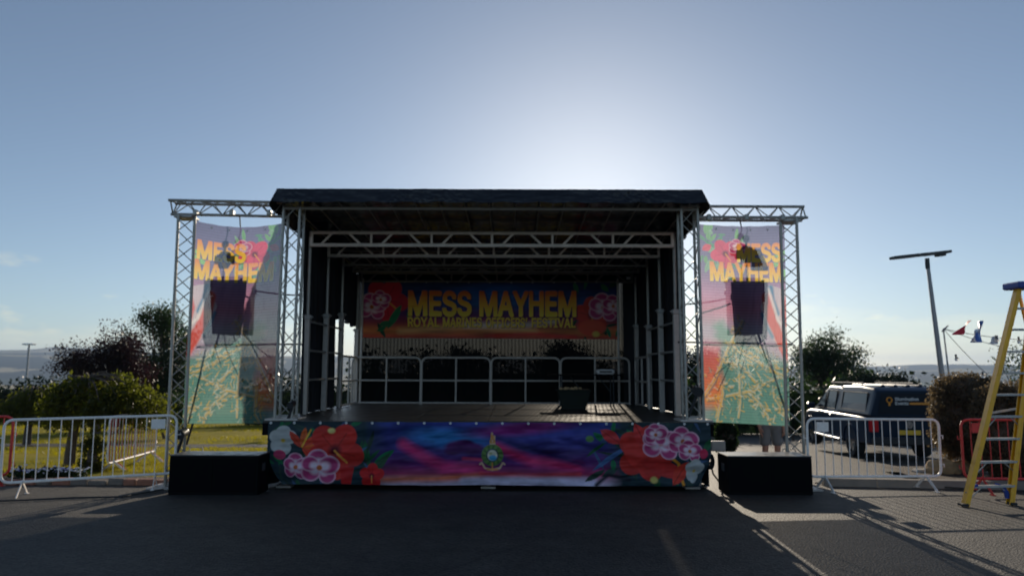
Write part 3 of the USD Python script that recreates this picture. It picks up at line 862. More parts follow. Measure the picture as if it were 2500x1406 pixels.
POSTS = [(XL + 0.08, YP), (XL + 0.1, 14.2), (XL + 0.1, 15.45), (XL + 0.06, YB - 0.15), (XR - 0.08, YP), (XR - 0.1, 14.2), (XR - 0.1, 15.45), (XR - 0.06, YB - 0.15)]
for k, (x_, y_) in enumerate(POSTS):
    zt = roof_z(y_) - 0.05; zc = DECK + 1.75 + 0.12 * (k % 3)
    mb = MB(); mb.box((x_ - 0.05, y_ - 0.05, DECK), (x_ + 0.05, y_ + 0.05, zc), 0.008)
    pp = obj('post', mb.mesh, M['galvanised'], st)
    mb = MB(); mb.rod((x_, y_, zc), (x_, y_, zt), 0.032, 10); obj('inner_tube', mb.mesh, M['alloy'], pp)
    mb = MB(); mb.box((x_ - 0.065, y_ - 0.065, zc - 0.04), (x_ + 0.065, y_ + 0.065, zc + 0.05), 0.012)
    mb.rod((x_ - 0.1, y_, zc + 0.01), (x_ + 0.1, y_, zc + 0.01), 0.015, 6); obj('collar', mb.mesh, M['alloy_dull'], pp)
for s_, x_ in ((-1, XL + 0.1), (1, XR - 0.1)):
    for zz in (DECK + 0.62, DECK + 1.15, DECK + 1.68):
        mb = MB(); mb.rod((x_ - s_ * 0.02, YP + 0.06, zz), (x_ - s_ * 0.02, 15.4, zz), 0.02, 8); obj('side_rail', mb.mesh, M['alloy_dull'], st)


def ladder_truss(parent, name, x0, x1, y_, zb, zt, rc, rb, bays, m):
    """flat roof truss: two chords, verticals and slanting braces each a piece of its own"""
    mb = MB(); mb.rod((x0, y_, zb), (x1, y_, zb), rc, 10); t_ = obj(name, mb.mesh, m, parent)
    mb = MB(); mb.rod((x0, y_, zt), (x1, y_, zt), rc * 0.9, 10); obj('top_chord', mb.mesh, m, t_)
    L = (x1 - x0) / bays
    for k in range(bays):
        a_ = x0 + k * L
        for (xa, za), (xb, zb_) in (((a_ + 0.16 * L, zb), (a_ + 0.36 * L, zt)), ((a_ + 0.62 * L, zt), (a_ + 0.84 * L, zb))):
            mb = MB(); mb.rod((xa, y_, za), (xb, y_, zb_), rb, 8); obj('brace', mb.mesh, m, t_)
        mb = MB(); mb.rod((a_ + L, y_, zb), (a_ + L, y_, zt), rb, 8)
        if k < bays - 1:
            obj('upright', mb.mesh, m, t_)
    for xe in (x0 + 0.02, x1 - 0.02):
        mb = MB(); mb.box((xe - 0.025, y_ - 0.03, zb - 0.02), (xe + 0.025, y_ + 0.03, zt + 0.02), 0.006); obj('end_plate', mb.mesh, m, t_)
    return t_


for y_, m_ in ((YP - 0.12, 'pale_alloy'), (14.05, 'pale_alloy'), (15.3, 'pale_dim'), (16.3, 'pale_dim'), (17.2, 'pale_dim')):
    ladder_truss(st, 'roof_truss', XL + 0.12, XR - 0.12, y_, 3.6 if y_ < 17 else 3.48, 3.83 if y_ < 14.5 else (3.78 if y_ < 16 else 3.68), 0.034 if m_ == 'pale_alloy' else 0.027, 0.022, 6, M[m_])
for y_ in (YF + 0.2, 13.05, 14.6, 16.8):
    mb = MB(); mb.rod((XL + 0.02, y_, roof_z(y_) - 0.03), (XR - 0.02, y_, roof_z(y_) - 0.03), 0.026, 8); obj('cross_bar', mb.mesh, M['pale_dim'], st)
for x_ in np.linspace(XL + 0.18, XR - 0.18, 17):
    mb = MB(); mb.rod((x_, YF + 0.02, roof_z(YF + 0.02) + 0.015), (x_, YB, roof_z(YB) + 0.015), 0.014, 6); obj('roof_rib', mb.mesh, M['pale_dim'], st)
# canopy: tarpaulin over the ribs with a gathered valance


def crumple(p, s, seed):
    return meshkit.fbm(p * s, 4, seed) - 0.5


def canopy(u, v):
    x_, y_ = XL - 0.05 + (XR - XL + 0.1) * u, YF - 0.04 + (YB + 0.15 - YF) * v
    z_ = roof_z(y_) + 0.045 + 0.2 * np.minimum(1, 6 * v) * 0.3 + 0.04 * np.abs(np.sin(u * PI * 16)) * -0.25
    p = np.column_stack([x_, y_, z_])
    p[:, 2] += 0.015 * crumple(p, 1.3, 4)
    return p


p, f, u, v = grid(64, 40, canopy); obj('canopy', (p, f), M['black_tarp'], st, smooth=True)
VT, VB = float(at(1200, 462, YF - 0.06)[2]), float(at(1200, 494, YF - 0.06)[2])


def valance(u, v):
    x_ = XL + (XR - XL) * u
    flare = 0.07 * v
    x_ = XC + (x_ - XC) * (1 + flare * 0.25)
    z_ = VT + (VB - VT) * v - 0.02 * np.abs(np.sin(u * 41)) * v
    y_ = YF - 0.06 - 0.05 * v
    p = np.column_stack([x_, y_, z_])
    zone = sum(np.exp(-((u - c) / w) ** 2) for c, w in ((0.03, 0.04), (0.3, 0.05), (0.4, 0.06), (0.8, 0.06), (0.86, 0.04)))
    cr = crumple(np.column_stack([u * 9, v * 1.2, u * 0]), 2.2, 6) + 1.3 * zone * crumple(np.column_stack([u * 60, v * 3.5 + u * 14, u * 0]), 2.0, 19) + 0.5 * crumple(np.column_stack([u * 30, v * 2.5 + u * 6, u * 0]), 2.0, 8)
    p[:, 1] += 0.024 * cr
    p[:, 2] += 0.004 * crumple(np.column_stack([u * 12, v * 0, u * 0]), 1.0, 11)
    return p


p, f, u, v = grid(420, 18, valance); obj('front_valance', (p, f), M['black_tarp'], st, smooth=True)


def topfold(u, v):
    q = valance(u, np.zeros_like(u)); w = canopy(u, np.full_like(u, 0.12))
    return q * (1 - v[:, None]) + w * v[:, None]


p, f, u, v = grid(420, 5, topfold); obj('canopy_fold', (p, f), M['black_tarp'], st, smooth=True)
for s_, xe in ((-1, XL), (1, XR)):
    def sideval(u, v):
        y_ = YF - 0.06 + (YB + 0.15 - YF) * u
        zt = np.interp(u, [0, 0.12, 1], [VT, roof_z(YF + 0.7) + 0.1, roof_z(YB) + 0.1])
        p = np.column_stack([xe + s_ * (0.12 * v + 0.03 * np.sin(u * 50) * v), y_, zt - (VT - VB + 0.03) * v])
        return p
    p, f, u, v = grid(90, 6, sideval); obj('side_valance', (p, f), M['black_tarp'], st, smooth=True)
# side sheets, gathered between the posts; the rear bay on the left is tied up


def side_sheet(name, x_, y0, y1, zb, seed):
    def fn(u, v):
        y_ = y0 + (y1 - y0) * u
        zt = roof_z(y_) + 0.02
        bot = zb(u) if callable(zb) else zb
        return np.column_stack([x_ + 0.05 * np.sin(u * 23 + seed) * (0.3 + v) + 0.03 * np.sin(u * 61), y_, zt + (bot - zt) * v])
    p, f, u, v = grid(60, 14, fn); return obj(name, (p, f), M['black_sheet'], st, smooth=True)


side_sheet('side_sheet', XL - 0.02, YP - 0.1, 15.55, DECK + 0.01, 1)
zopen = float(at(850, 789, 16.5)[2])
side_sheet('side_sheet', XL - 0.03, 15.5, YB + 0.1, lambda u: zopen + 0.06 * np.sin(u * 5) + 0.1 * np.maximum(0, u - 0.85) * 4, 4)
side_sheet('side_sheet', XR + 0.02, YP - 0.1, YB + 0.1, DECK + 0.01, 2)
sx0, sx1 = float(at(872, 850, YB)[0]), float(at(1524, 850, YB)[0])
p, f, u, v = grid(60, 24, lambda u, v: np.column_stack([sx0 + (sx1 - sx0) * u, YB + 0.03 + 0.05 * (crumple(np.column_stack([u * 6, v * 4, u * 0]), 1.0, 2)), roof_z(YB) + 0.12 + (DECK - roof_z(YB) - 0.12) * v]))
obj('rear_screen', (p, f), M['rear_screen'], st, smooth=True, label='dark see-through rear screen with the trees behind showing on it')
mb = MB(); mb.box((XL - 0.02, YB + 0.1, 3.5), (XR + 0.02, YB + 0.13, roof_z(YB) + 0.13)); obj('rear_pelmet', mb.mesh, M['black_sheet'], st)
mb = MB(); mb.box((sx1 - 0.02, YB - 0.02, DECK), (XR + 0.06, YB + 0.0, roof_z(YB) + 0.1)); obj('rear_corner_sheet', mb.mesh, M['black_sheet'], st)
for px in (878, 1512):
    b_ = at(px, 988, YB - 0.28); mb = MB(); mb.rod((b_[0], YB - 0.28, DECK), (b_[0], YB - 0.28, roof_z(YB) - 0.12), 0.027, 10); obj('backdrop_pole', mb.mesh, M['galvanised'], st)

# ------------------------------------------------------------------ banners
gF = ground(YF - 0.1)


def front_bulge(p, u, v):
    # the lower corners are drawn in to the legs; the foot hangs a little slack
    k = np.clip((v - 0.45) / 0.55, 0, 1) ** 1.5
    p[:, 0] += k * (0.26 * np.clip(1 - u / 0.06, 0, 1) - 0.22 * np.clip(1 - (1 - u) / 0.06, 0, 1))
    p[:, 1] += 0.1 * k * np.sin(u * PI * 3) ** 2 * 0.4
    for u0, v0, u1, v1, dp, wd in ((0.52, 0.0, 0.66, 0.75, 0.05, 0.05), (0.55, 0.0, 0.78, 0.55, 0.035, 0.05), (0.33, 0.0, 0.27, 0.6, 0.035, 0.045), (0.2, 0.05, 0.32, 0.9, 0.03, 0.05), (0.8, 0.05, 0.7, 0.9, 0.03, 0.05), (0.42, 0.1, 0.5, 1.0, 0.03, 0.04)):
        tt = np.clip((v - v0) / (v1 - v0), 0, 1)
        d = (u - (u0 + (u1 - u0) * tt)) * 7.0
        p[:, 1] += dp * np.exp(-(d / (wd * 4)) ** 2) * np.clip(v * 3, 0.15, 1) * np.clip((v1 + 0.25 - v) * 4, 0, 1)
    return p


zt, zb = float(at(1200, 1030, YF - 0.06)[2]), float(at(1200, 1183, YF - 0.06)[2])
fx0, fx1 = float(at(655, 1034, YF - 0.06)[0]), float(at(1734, 1032, YF - 0.06)[0])
banner('front_banner', 'long floral sunset banner with a central crest along the stage front', [(fx0, YF - 0.06, zt), (fx1, YF - 0.06, zt), (fx0, YF - 0.08, zb), (fx1, YF - 0.08, zb - 0.015)],
       820, 118, 1080, 155, art_front, M['pvc_print'], 0.05, 3, eyelets=17, bulge=front_bulge, tone=1.45)
yb_ = YB - 0.16
banner('backdrop_banner', 'wide dark floral backdrop banner lettered in yellow across the rear of the stage', [at(885, 684, yb_), at(1508, 686, yb_), at(886, 824, yb_), at(1508, 828, yb_)],
       620, 142, 623, 142, art_back, M['pvc_print'], 0.04, 7, sag=0.02, eyelets=12, tone=1.4)
YS = 11.78
banner('side_banner', 'tall printed mesh banner on the left truss frame, its flag art at the left', [at(474, 538, YS), at(692, 545, YS), at(446, 1034, YS), at(667, 1033, YS)],
       230, 500, 215, 495, lambda x, y: art_side(x, y, False), M['mesh_print'], 0.03, 12, sag=0.09, group=None, eyelets=5)
banner('side_banner', 'tall printed mesh banner on the right truss frame, its flag art at the right', [at(1706, 547, YS), at(1915, 549, YS), at(1719, 1029, YS), at(1928, 1040, YS)],
       230, 500, 215, 495, lambda x, y: art_side(x, y, True), M['mesh_print'], 0.03, 15, sag=0.03, group=None, eyelets=5)

# ------------------------------------------------------------------ truss frames at either side


def box_truss(parent, p0, p1, w, h, name, n, rc=0.024, rb=0.009, side=(1, 0, 0), tri=False, skip=()):
    """lattice beam from p0 to p1: part (end frames) > each chord, each brace"""
    p0, p1 = np.asarray(p0, float), np.asarray(p1, float)
    t = (p1 - p0) / np.linalg.norm(p1 - p0)
    s_ = np.asarray(side, float); s_ = s_ - t * (s_ @ t); s_ /= np.linalg.norm(s_); u_ = np.cross(s_, t)
    cs = [(-w / 2, -h / 2), (w / 2, -h / 2), (w / 2, h / 2), (-w / 2, h / 2)] if not tri else [(-w / 2, -h / 2), (w / 2, -h / 2), (0, h / 2)]
    off = [a_ * s_ + b_ * u_ for a_, b_ in cs]
    m_ = len(off)
    mb = MB()
    for e in (p0 + t * 0.03, p1 - t * 0.03):
        for k in range(m_):
            mb.rod(e + off[k], e + off[(k + 1) % m_], rb * 1.4, 6)
    part = obj(name, mb.mesh, M['alloy'], parent)
    for k in range(m_):
        mb = MB(); mb.rod(p0 + off[k], p1 + off[k], rc, 10); obj('chord', mb.mesh, M['alloy'], part)
    L = np.linalg.norm(p1 - p0)
    for k in range(m_):
        for q in range(n):
            a_, b_ = (k, (k + 1) % m_) if (q + k) % 2 == 0 else ((k + 1) % m_, k)
            za, zb = 0.04 + (L - 0.08) * q / n, 0.04 + (L - 0.08) * (q + 1) / n
            mb = MB(); mb.rod(p0 + t * za + off[a_], p0 + t * zb + off[b_], rb, 6); obj('brace', mb.mesh, M['alloy'], part)
    return part


YT = 11.62


def frame(label, outer_top, outer_bot, inner_top, inner_bot, head_out, head_in, sgn):
    base = np.array([(outer_bot[0] + inner_bot[0]) / 2, YT, ground(YT)])
    t = thing('truss_frame', label, 'truss frame', base, 0)
    box_truss(t, outer_bot, outer_top, 0.25, 0.25, 'outer_column', 18, side=(1, -outer_top[0] / outer_top[1], 0))
    box_truss(t, inner_bot, inner_top, 0.27, 0.25, 'inner_column', 12)
    box_truss(t, head_out, head_in, 0.24, 0.21, 'header', 9, side=(0, 1, 0), tri=True, rb=0.01)
    mb = MB(); g = ground(YT); mb.box((outer_bot[0] - 0.3, YT - 0.3, g), (outer_bot[0] + 0.3, YT + 0.3, g + 0.03), 0.006); obj('base_plate', mb.mesh, M['galvanised'], t)
    mb = MB(); mb.box((inner_bot[0] - 0.26, YT - 0.24, DECK + 0.001), (inner_bot[0] + 0.26, YT + 0.26, DECK + 0.03), 0.006); obj('base_plate', mb.mesh, M['galvanised'], t)
    # sleeve block and clamps where the header meets the columns
    for c in (outer_top, inner_top):
        mb = MB(); mb.box((c[0] - 0.15, YT - 0.15, c[2] - 0.05), (c[0] + 0.15, YT + 0.15, c[2] - 0.012), 0.008); obj('sleeve', mb.mesh, M['alloy_dull'], t)
    for k, dx in enumerate((-0.5, 0.1, 0.72)):
        x_ = (head_out[0] + head_in[0]) / 2 + dx * sgn
        mb = MB(); mb.box((x_ - 0.035, YT - 0.17, head_out[2] - 0.16), (x_ + 0.035, YT - 0.07, head_out[2] - 0.06), 0.012); obj('clamp', mb.mesh, M['alloy'], t)
    return t


hz = float(at(560, 510, YT)[2])
lo_t, lo_b = at(456, 528, YT), at(424, 1190, YT)
lo_b[2] = ground(YT) + 0.03
li_t, li_b = at(719, 495, YT), at(697, 1030, YT)
li_b[2] = DECK + 0.03
frame('lattice truss frame left of the stage, carrying the left tall banner', lo_t, lo_b, li_t, li_b, at(419, 508, YT), at(700, 514, YT), 1)
ro_t, ro_b = at(1925, 538, YT), at(1945, 1190, YT)
ro_b[2] = ground(YT) + 0.03
ri_t, ri_b = at(1678, 503, YT), at(1693, 1030, YT)
ri_b[2] = DECK + 0.03
frame('lattice truss frame right of the stage, carrying the right tall banner', ro_t, ro_b, ri_t, ri_b, at(1964, 520, YT), at(1695, 519, YT), -1)


def speaker(label, px0, px1, py0, py1, pym, Y, yaw):
    """flown loudspeaker: a wide upper cabinet and a tapering lower one, in a flying frame"""
    a0, a1 = at(px0, py0, Y), at(px1, py1, Y)
    x0, x1, z1, z0 = a0[0], a1[0], a0[2], a1[2]
    zm = at(px0, pym, Y)[2]
    cx = (x0 + x1) / 2; w = x1 - x0
    t = thing('hanging_loudspeaker', label, 'loudspeaker', (cx, Y + 0.22, z0), yaw)
    o = np.array([cx, Y + 0.22, z0])

    def cab(wt, wb, za, zb, d, tiltb):
        pts = []
        for z_, w_ in ((za, wt), (zb, wb)):
            for sx, sy in ((-1, -1), (1, -1), (0.72, 1), (-0.72, 1)):
                pts.append((sx * w_ / 2, sy * d / 2 + (tiltb if z_ == zb else 0), z_ - z0))
        hull = trimesh.convex.convex_hull(np.array(pts)); return (hull.vertices, hull.faces)
    H = z1 - z0
    obj('upper_cabinet', cab(w, w * 0.98, z1, zm + 0.006, 0.46, 0), M['black_wood'], t, local=True, smooth=False)
    obj('lower_cabinet', cab(w * 0.95, w * 0.86, zm - 0.006, z0, 0.46, 0.07), M['black_wood'], t, local=True, smooth=False)
    for za, zb, ww in ((z1 - 0.03, zm + 0.03, w * 0.9), (zm - 0.04, z0 + 0.04, w * 0.78)):
        mb = MB(); mb.box((-ww / 2, -0.245, zb - z0), (ww / 2, -0.232, za - z0), 0.004); obj('grille', mb.mesh, M['black_plastic'], t, local=True)
    mb = MB()
    for s_ in (-1, 1):
        mb.box((s_ * w * 0.38 - 0.02, -0.2, H + 0.001), (s_ * w * 0.38 + 0.02, 0.2, H + 0.05), 0.006)
    mb.box((-w * 0.38, -0.03, H + 0.02), (w * 0.38, 0.03, H + 0.07), 0.008); mb.rod((0, 0, H + 0.07), (0, 0, H + 0.15), 0.018, 8)
    obj('flying_frame', mb.mesh, M['black_plastic'], t, local=True)
    for s_ in (-1, 1):
        mb = MB(); mb.box((s_ * (w * 0.42) - 0.012, -0.05, H * 0.75), (s_ * (w * 0.42) + 0.03 * s_, 0.08, H * 0.85), 0.01); obj('handle', mb.mesh, M['chrome'], t, local=True)
    return cx, Y + 0.22, z1


def hoist(label, cx, Y, ztop, zbody, zspk, bag):
    t = thing('chain_hoist', label, 'hoist', (cx, Y, zspk + 0.15))
    mb = MB(); mb.box((cx - 0.1, Y - 0.09, zbody - 0.13), (cx + 0.1, Y + 0.09, zbody + 0.13), 0.035); mb.rod((cx - 0.17, Y, zbody), (cx + 0.17, Y, zbody), 0.075, 12); obj('motor_body', mb.mesh, M['black_plastic'], t)
    mb = MB(); mb.ball((cx, Y, zbody + 0.27), 0.062, 2); mb.rod((cx, Y, zbody + 0.12), (cx, Y, zbody + 0.25), 0.02); obj('hook_block', mb.mesh, M['black_plastic'], t)
    mb = MB(); mb.path([(cx, Y, zbody + 0.32), (cx + 0.03, Y, (zbody + ztop) / 2 + 0.1), (cx, Y, ztop)], 0.011, 6); obj('sling', mb.mesh, M['rope_black'], t)
    for k in range(max(3, int((zbody - 0.13 - zspk - 0.12) / 0.05))):
        z_ = zspk + 0.14 + 0.05 * k
        g = np.linspace(0, 2 * PI, 9)[:-1]
        mb = MB(); d = (1, 0) if k % 2 else (0, 1)
        mb.path([(cx + 0.017 * math.cos(q) * d[0], Y + 0.017 * math.cos(q) * d[1], z_ + 0.032 * math.sin(q)) for q in g], 0.006, 5, closed=True); obj('chain_link', mb.mesh, M['galvanised'], t)
    if bag:
        sx, bz = bag
        mb = MB(); hull = trimesh.convex.convex_hull(np.array([(sx + a_ * 0.07, b_ * 0.06, 0.12) for a_ in (-1, 1) for b_ in (-1, 1)] + [(sx * 1.35 + a_ * 0.13, b_ * 0.1, -0.2) for a_ in (-1, 1) for b_ in (-1, 1)]))
        mb.add(hull.vertices + [cx, Y, zbody + bz], hull.faces); obj('chain_bag', mb.mesh, M['rope_black'], t)
    return t


YSP = 12.0
cx, cy, cz = speaker('black flown loudspeaker hanging behind the left tall banner', 514, 611, 681, 815, 722, YSP, 0.0)
hoist('chain hoist above the loudspeaker behind the left tall banner', cx, cy, float(at(570, 528, cy)[2]), float(at(566, 628, cy)[2]), cz, None)
lspk = (cx, cy, cz)
cx, cy, cz = speaker('black flown loudspeaker hanging behind the right tall banner', 1777, 1871, 684, 815, 738, YSP, 0.0)
hoist('chain hoist with cloth chain bag above the loudspeaker behind the right tall banner', cx, cy, float(at(1820, 535, cy)[2]), float(at(1822, 615, cy)[2]), cz, (0.16, -0.05))
rspk = (cx, cy, cz)


def cord(name, label, cat, pts, r_, m='rope_black', group=None):
    pts = np.array(pts)
    mb = MB(); mb.path(pts - pts[0] * 0, r_, 6)
    return tag(stage.GetPrimAtPath(obj(name, mb.mesh, M[m])), label, cat, group)


def sagged(p0, p1, sag, n=14):
    t = np.linspace(0, 1, n)[:, None]
    q = np.asarray(p0) * (1 - t) + np.asarray(p1) * t
    q[:, 2] -= sag * 4 * (t * (1 - t))[:, 0]
    return q


cord('tie_strap', 'black strap from the left loudspeaker to the stage corner post', 'strap', sagged((lspk[0] + 0.3, lspk[1], lspk[2] - 0.17), (XL + 0.03, YP - 0.05, float(at(770, 722, YP)[2])), 0.02), 0.014)
cord('tie_strap', 'black strap from the right loudspeaker to the stage corner post', 'strap', sagged((rspk[0] - 0.3, rspk[1], rspk[2] - 0.3), (XR - 0.03, YP - 0.05, float(at(1640, 744, YP)[2])), 0.02), 0.014)
for sd, sp, pxs in ((0, lspk, ((560, 880), (600, 905), (664, 875), (668, 930), (455, 1085))), (1, rspk, ((1745, 945), (1800, 900), (1880, 905), (1735, 905), (1938, 1075)))):
    words = ['thin black line fanning down from the {} loudspeaker, shortest', 'thin black line hanging straight under the {} loudspeaker', 'black line from the {} loudspeaker slanting to the far side of its banner', 'lowest black line slanting from the {} loudspeaker to the banner edge',
             'thick black cable running down from the {} loudspeaker to the outer truss foot']
    for k, (px, py) in enumerate(pxs):
        e = at(px, py, YSP + (0.05 if k < 4 else -0.1))
        cord('guy_line', words[k].format('left' if sd == 0 else 'right'), 'line', sagged((sp[0] + (-0.15, 0, 0.12, 0.2, -0.2 if sd == 0 else 0.2)[k], sp[1] - 0.1, sp[2] - 0.86), e, 0.03), 0.007 if k < 4 else 0.018)
for lab, p0, p1 in (('dark tie bar across the left truss frame at loudspeaker foot height', (492, 842), (742, 840)), ('dark tie bar across the right truss frame at loudspeaker foot height', (1655, 835), (1935, 840))):
    cord('tie_bar', lab, 'bar', [at(*p0, YT + 0.3), at(*p1, YT + 0.3)], 0.016)
# loops of cable and small lamps fixed to the truss feet
for lab, px, py, r_ in (('black spotlight clamped low on the outer leg of the left truss frame', 443, 1056, 0.075), ('black spotlight clamped low on the inner leg of the left truss frame', 711, 985, 0.05),
                        ('black spotlight clamped low on the inner leg of the right truss frame', 1703, 952, 0.075)):
    c = at(px, py, YT - 0.2)
    t = thing('spotlight', lab, 'spotlight', c)
    mb = MB(); mb.rod(c + [0, 0.1, 0.0], c + [0, -0.06, -0.03], r_, 14, r1=r_ * 1.05); mb.ball(c + [0, 0.1, 0], r_, 2); obj('lamp_body', mb.mesh, M['black_plastic'], t)
    mb = MB(); mb.path([c + [0, 0.02, r_ * 1.3], c + [0.02, 0.06, 0], c + [-0.03, 0.06, -0.16], c + [-0.12 if px < 1000 else -0.14, 0.08, -0.42]], [0.012, 0.014, 0.025, 0.03], 6); obj('cable_loom', mb.mesh, M['rope_black'], t)

# small work lights high inside the stage
for lab, px, py in (('small white floodlight high inside the stage at left', 853, 676), ('small white floodlight high inside the stage at right', 1533, 680)):
    c = at(px, py, 16.9); t = thing('stage_lamp', lab, 'lamp', c)
    mb = MB(); mb.box(c - [0.07, 0.05, 0.05], c + [0.07, 0.05, 0.05], 0.015); obj('lamp_housing', mb.mesh, M['lamp_dark'], t)
    mb = MB(); mb.box(c + [-0.05, -0.058, -0.035], c + [0.05, -0.051, 0.035], 0.003); obj('lamp_glass', mb.mesh, M['sign_white'], t)
    mb = MB(); mb.rod(c + [0, 0, 0.04], c + [0, 0.05, 0.22], 0.012); obj('bracket', mb.mesh, M['lamp_dark'], t)

# ------------------------------------------------------------------ guard rails on the deck


def guard_rail(label, loc, rz, W=1.66, H=1.1):
    t = thing('guard_rail', label, 'guard rail', loc, rz, None)
    w = W / 2
    mb = MB(); mb.path(bend([(-w, 0, 0.0), (-w, 0, H), (w, 0, H), (w, 0, 0.0)], 0.16, 7), 0.024, 8); obj('rail_frame', mb.mesh, M['galvanised'], t, local=True)
    for nm, p0, p1 in (('mid_rail', (-w, 0, H * 0.51), (w, 0, H * 0.51)), ('upright', (0, 0, 0.04), (0, 0, H)), ('bottom_rail', (-w, 0, 0.04), (w, 0, 0.04))):
        mb = MB(); mb.rod(p0, p1, 0.021, 8); obj(nm, mb.mesh, M['galvanised'], t, local=True)
    return t


yr = YB - 0.45
xr0 = float(at(858, 930, yr)[0]); wr = (float(at(1538, 930, yr)[0]) - xr0) / 4
words = ['left end panel of the steel guard rail at the rear of the stage', 'second panel from the left of the rear guard rail, under the word MESS', 'third panel from the left of the rear guard rail, under the word MAYHEM', 'right end panel of the rear guard rail, behind the dark table']
g0 = guard_rail(words[0], (xr0 + wr / 2, yr, DECK), 0, wr - 0.02)
for k in range(1, 4):
    copy(g0, (xr0 + wr * (k + 0.5), yr, DECK), 0, words[k])
copy(g0, (XL + 0.16, yr - 0.75 - 0.1, DECK), PI / 2, 'guard rail panel on the left side of the stage by the open bay')
copy(g0, (XR - 0.16, yr - 0.9, DECK), PI / 2, 'guard rail panel along the right side of the stage deck')

# ------------------------------------------------------------------ table, console and tub on the deck
yt_ = 16.1
a_, b_ = at(1338, 913, yt_), at(1515, 913, yt_)
t = thing('folding_table', 'dark folding table at the right rear of the stage', 'table', ((a_[0] + b_[0]) / 2, yt_, DECK))
mb = MB(); mb.box((a_[0], yt_ - 0.3, a_[2] - 0.03), (b_[0], yt_ + 0.3, a_[2]), 0.008); obj('table_top', mb.mesh, M['black_wood'], t)
for sx in (0.18, 0.88):
    for sy in (-0.24, 0.24):
        x_ = a_[0] + (b_[0] - a_[0]) * sx; mb = MB(); mb.rod((x_, yt_ + sy, DECK), (x_, yt_ + sy, a_[2] - 0.03), 0.014, 8); obj('leg', mb.mesh, M['lamp_dark'], t)
for q0, q1 in (((a_[0] + 0.5, yt_, a_[2] - 0.05), (a_[0] + 0.75, yt_, DECK + 0.35)), ((b_[0] - 0.25, yt_, DECK + 0.35), (b_[0] - 0.5, yt_, a_[2] - 0.05))):
    mb = MB(); mb.rod(q0, q1, 0.012); obj('brace', mb.mesh, M['lamp_dark'], t)
c = at(1477, 911, yt_ - 0.1)
t = thing('case', 'pale rounded case with a dark slot standing on the dark table', 'case', (c[0], yt_ - 0.1, a_[2]))
mb = MB(); mb.box((c[0] - 0.2, yt_ - 0.25, a_[2] + 0.002), (c[0] + 0.2, yt_ + 0.1, a_[2] + 0.11), 0.035); obj('case_body', mb.mesh, M['white_plastic'], t)
mb = MB(); mb.box((c[0] - 0.14, yt_ - 0.262, a_[2] + 0.04), (c[0] + 0.14, yt_ - 0.249, a_[2] + 0.075), 0.005); obj('slot', mb.mesh, M['black_plastic'], t)
yt2 = 15.2
c = at(1400, 1000, yt2)
t = thing('storage_tub', 'dark tapered plastic tub on the deck before the table', 'tub', (c[0], yt2, DECK))
w0, w1, h_ = 0.24, 0.34, float(at(1400, 952, yt2)[2]) - DECK
pts = [(c[0] + sx * w0, yt2 + sy * 0.2, DECK + 0.002) for sx in (-1, 1) for sy in (-1, 1)] + [(c[0] + sx * w1, yt2 + sy * 0.28, DECK + h_) for sx in (-1, 1) for sy in (-1, 1)]
hu = trimesh.convex.convex_hull(np.array(pts)); obj('tub_body', (hu.vertices, hu.faces), M['tub_green'], t, smooth=False)
mb = MB(); mb.box((c[0] - w1 - 0.02, yt2 - 0.3, DECK + h_ - 0.02), (c[0] + w1 + 0.02, yt2 + 0.3, DECK + h_ + 0.015), 0.01); obj('rim', mb.mesh, M['tub_green'], t)
mb = MB(); rg = np.random.default_rng(8)
for k in range(9):
    mb.ball((c[0] + rg.uniform(-w1, w1) * 0.8, yt2 + rg.uniform(-0.2, 0.2), DECK + h_ + 0.02), rg.uniform(0.03, 0.06), 1)
obj('contents', mb.mesh, M['sack'], t)

# ------------------------------------------------------------------ low black speaker boxes in front


def plinth(label, px0, px1, py, h, depth):
    a_, b_ = on_ground(px0, py), on_ground(px1, py)
    y0 = (a_[1] + b_[1]) / 2; x0 = a_[0] * y0 / a_[1]; x1 = b_[0] * y0 / b_[1]
    g = ground(y0)
    t = thing('bass_speaker', label, 'speaker', ((x0 + x1) / 2, y0 + depth / 2, g))
    mb = MB(); mb.box((x0, y0, g - depth * SLOPE), (x1, y0 + depth, g + h - 0.02), 0.012); obj('cabinet', mb.mesh, M['black_wood'], t)
    mb = MB(); mb.box((x0 - 0.004, y0 - 0.004, g + h - 0.019), (x1 + 0.004, y0 + depth, g + h), 0.006); obj('lid', mb.mesh, M['box_top'], t)
    xm = (x0 + x1) / 2
    for s0, s1 in ((x0 + 0.03, xm - 0.01), (xm + 0.01, x1 - 0.03)):
        mb = MB(); mb.box((s0, y0 - 0.008, g + 0.04), (s1, y0 - 0.001, g + h - 0.05), 0.003); obj('grille', mb.mesh, M['speaker_cloth'], t)
    for x_ in (x0, x1):
        mb = MB(); mb.box((x_ - 0.008, y0 + depth * 0.35, g + h * 0.55), (x_ + 0.008, y0 + depth * 0.6, g + h * 0.75), 0.004); obj('handle', mb.mesh, M['lamp_dark'], t)
    return t


plinth('low black bass speaker box before the left truss frame', 409, 627, 1206, 0.565, 0.5)
plinth('low black bass speaker box before the right truss frame', 1780, 1986, 1206, 0.56, 0.56)
# ------------------------------------------------------------------ crowd barriers


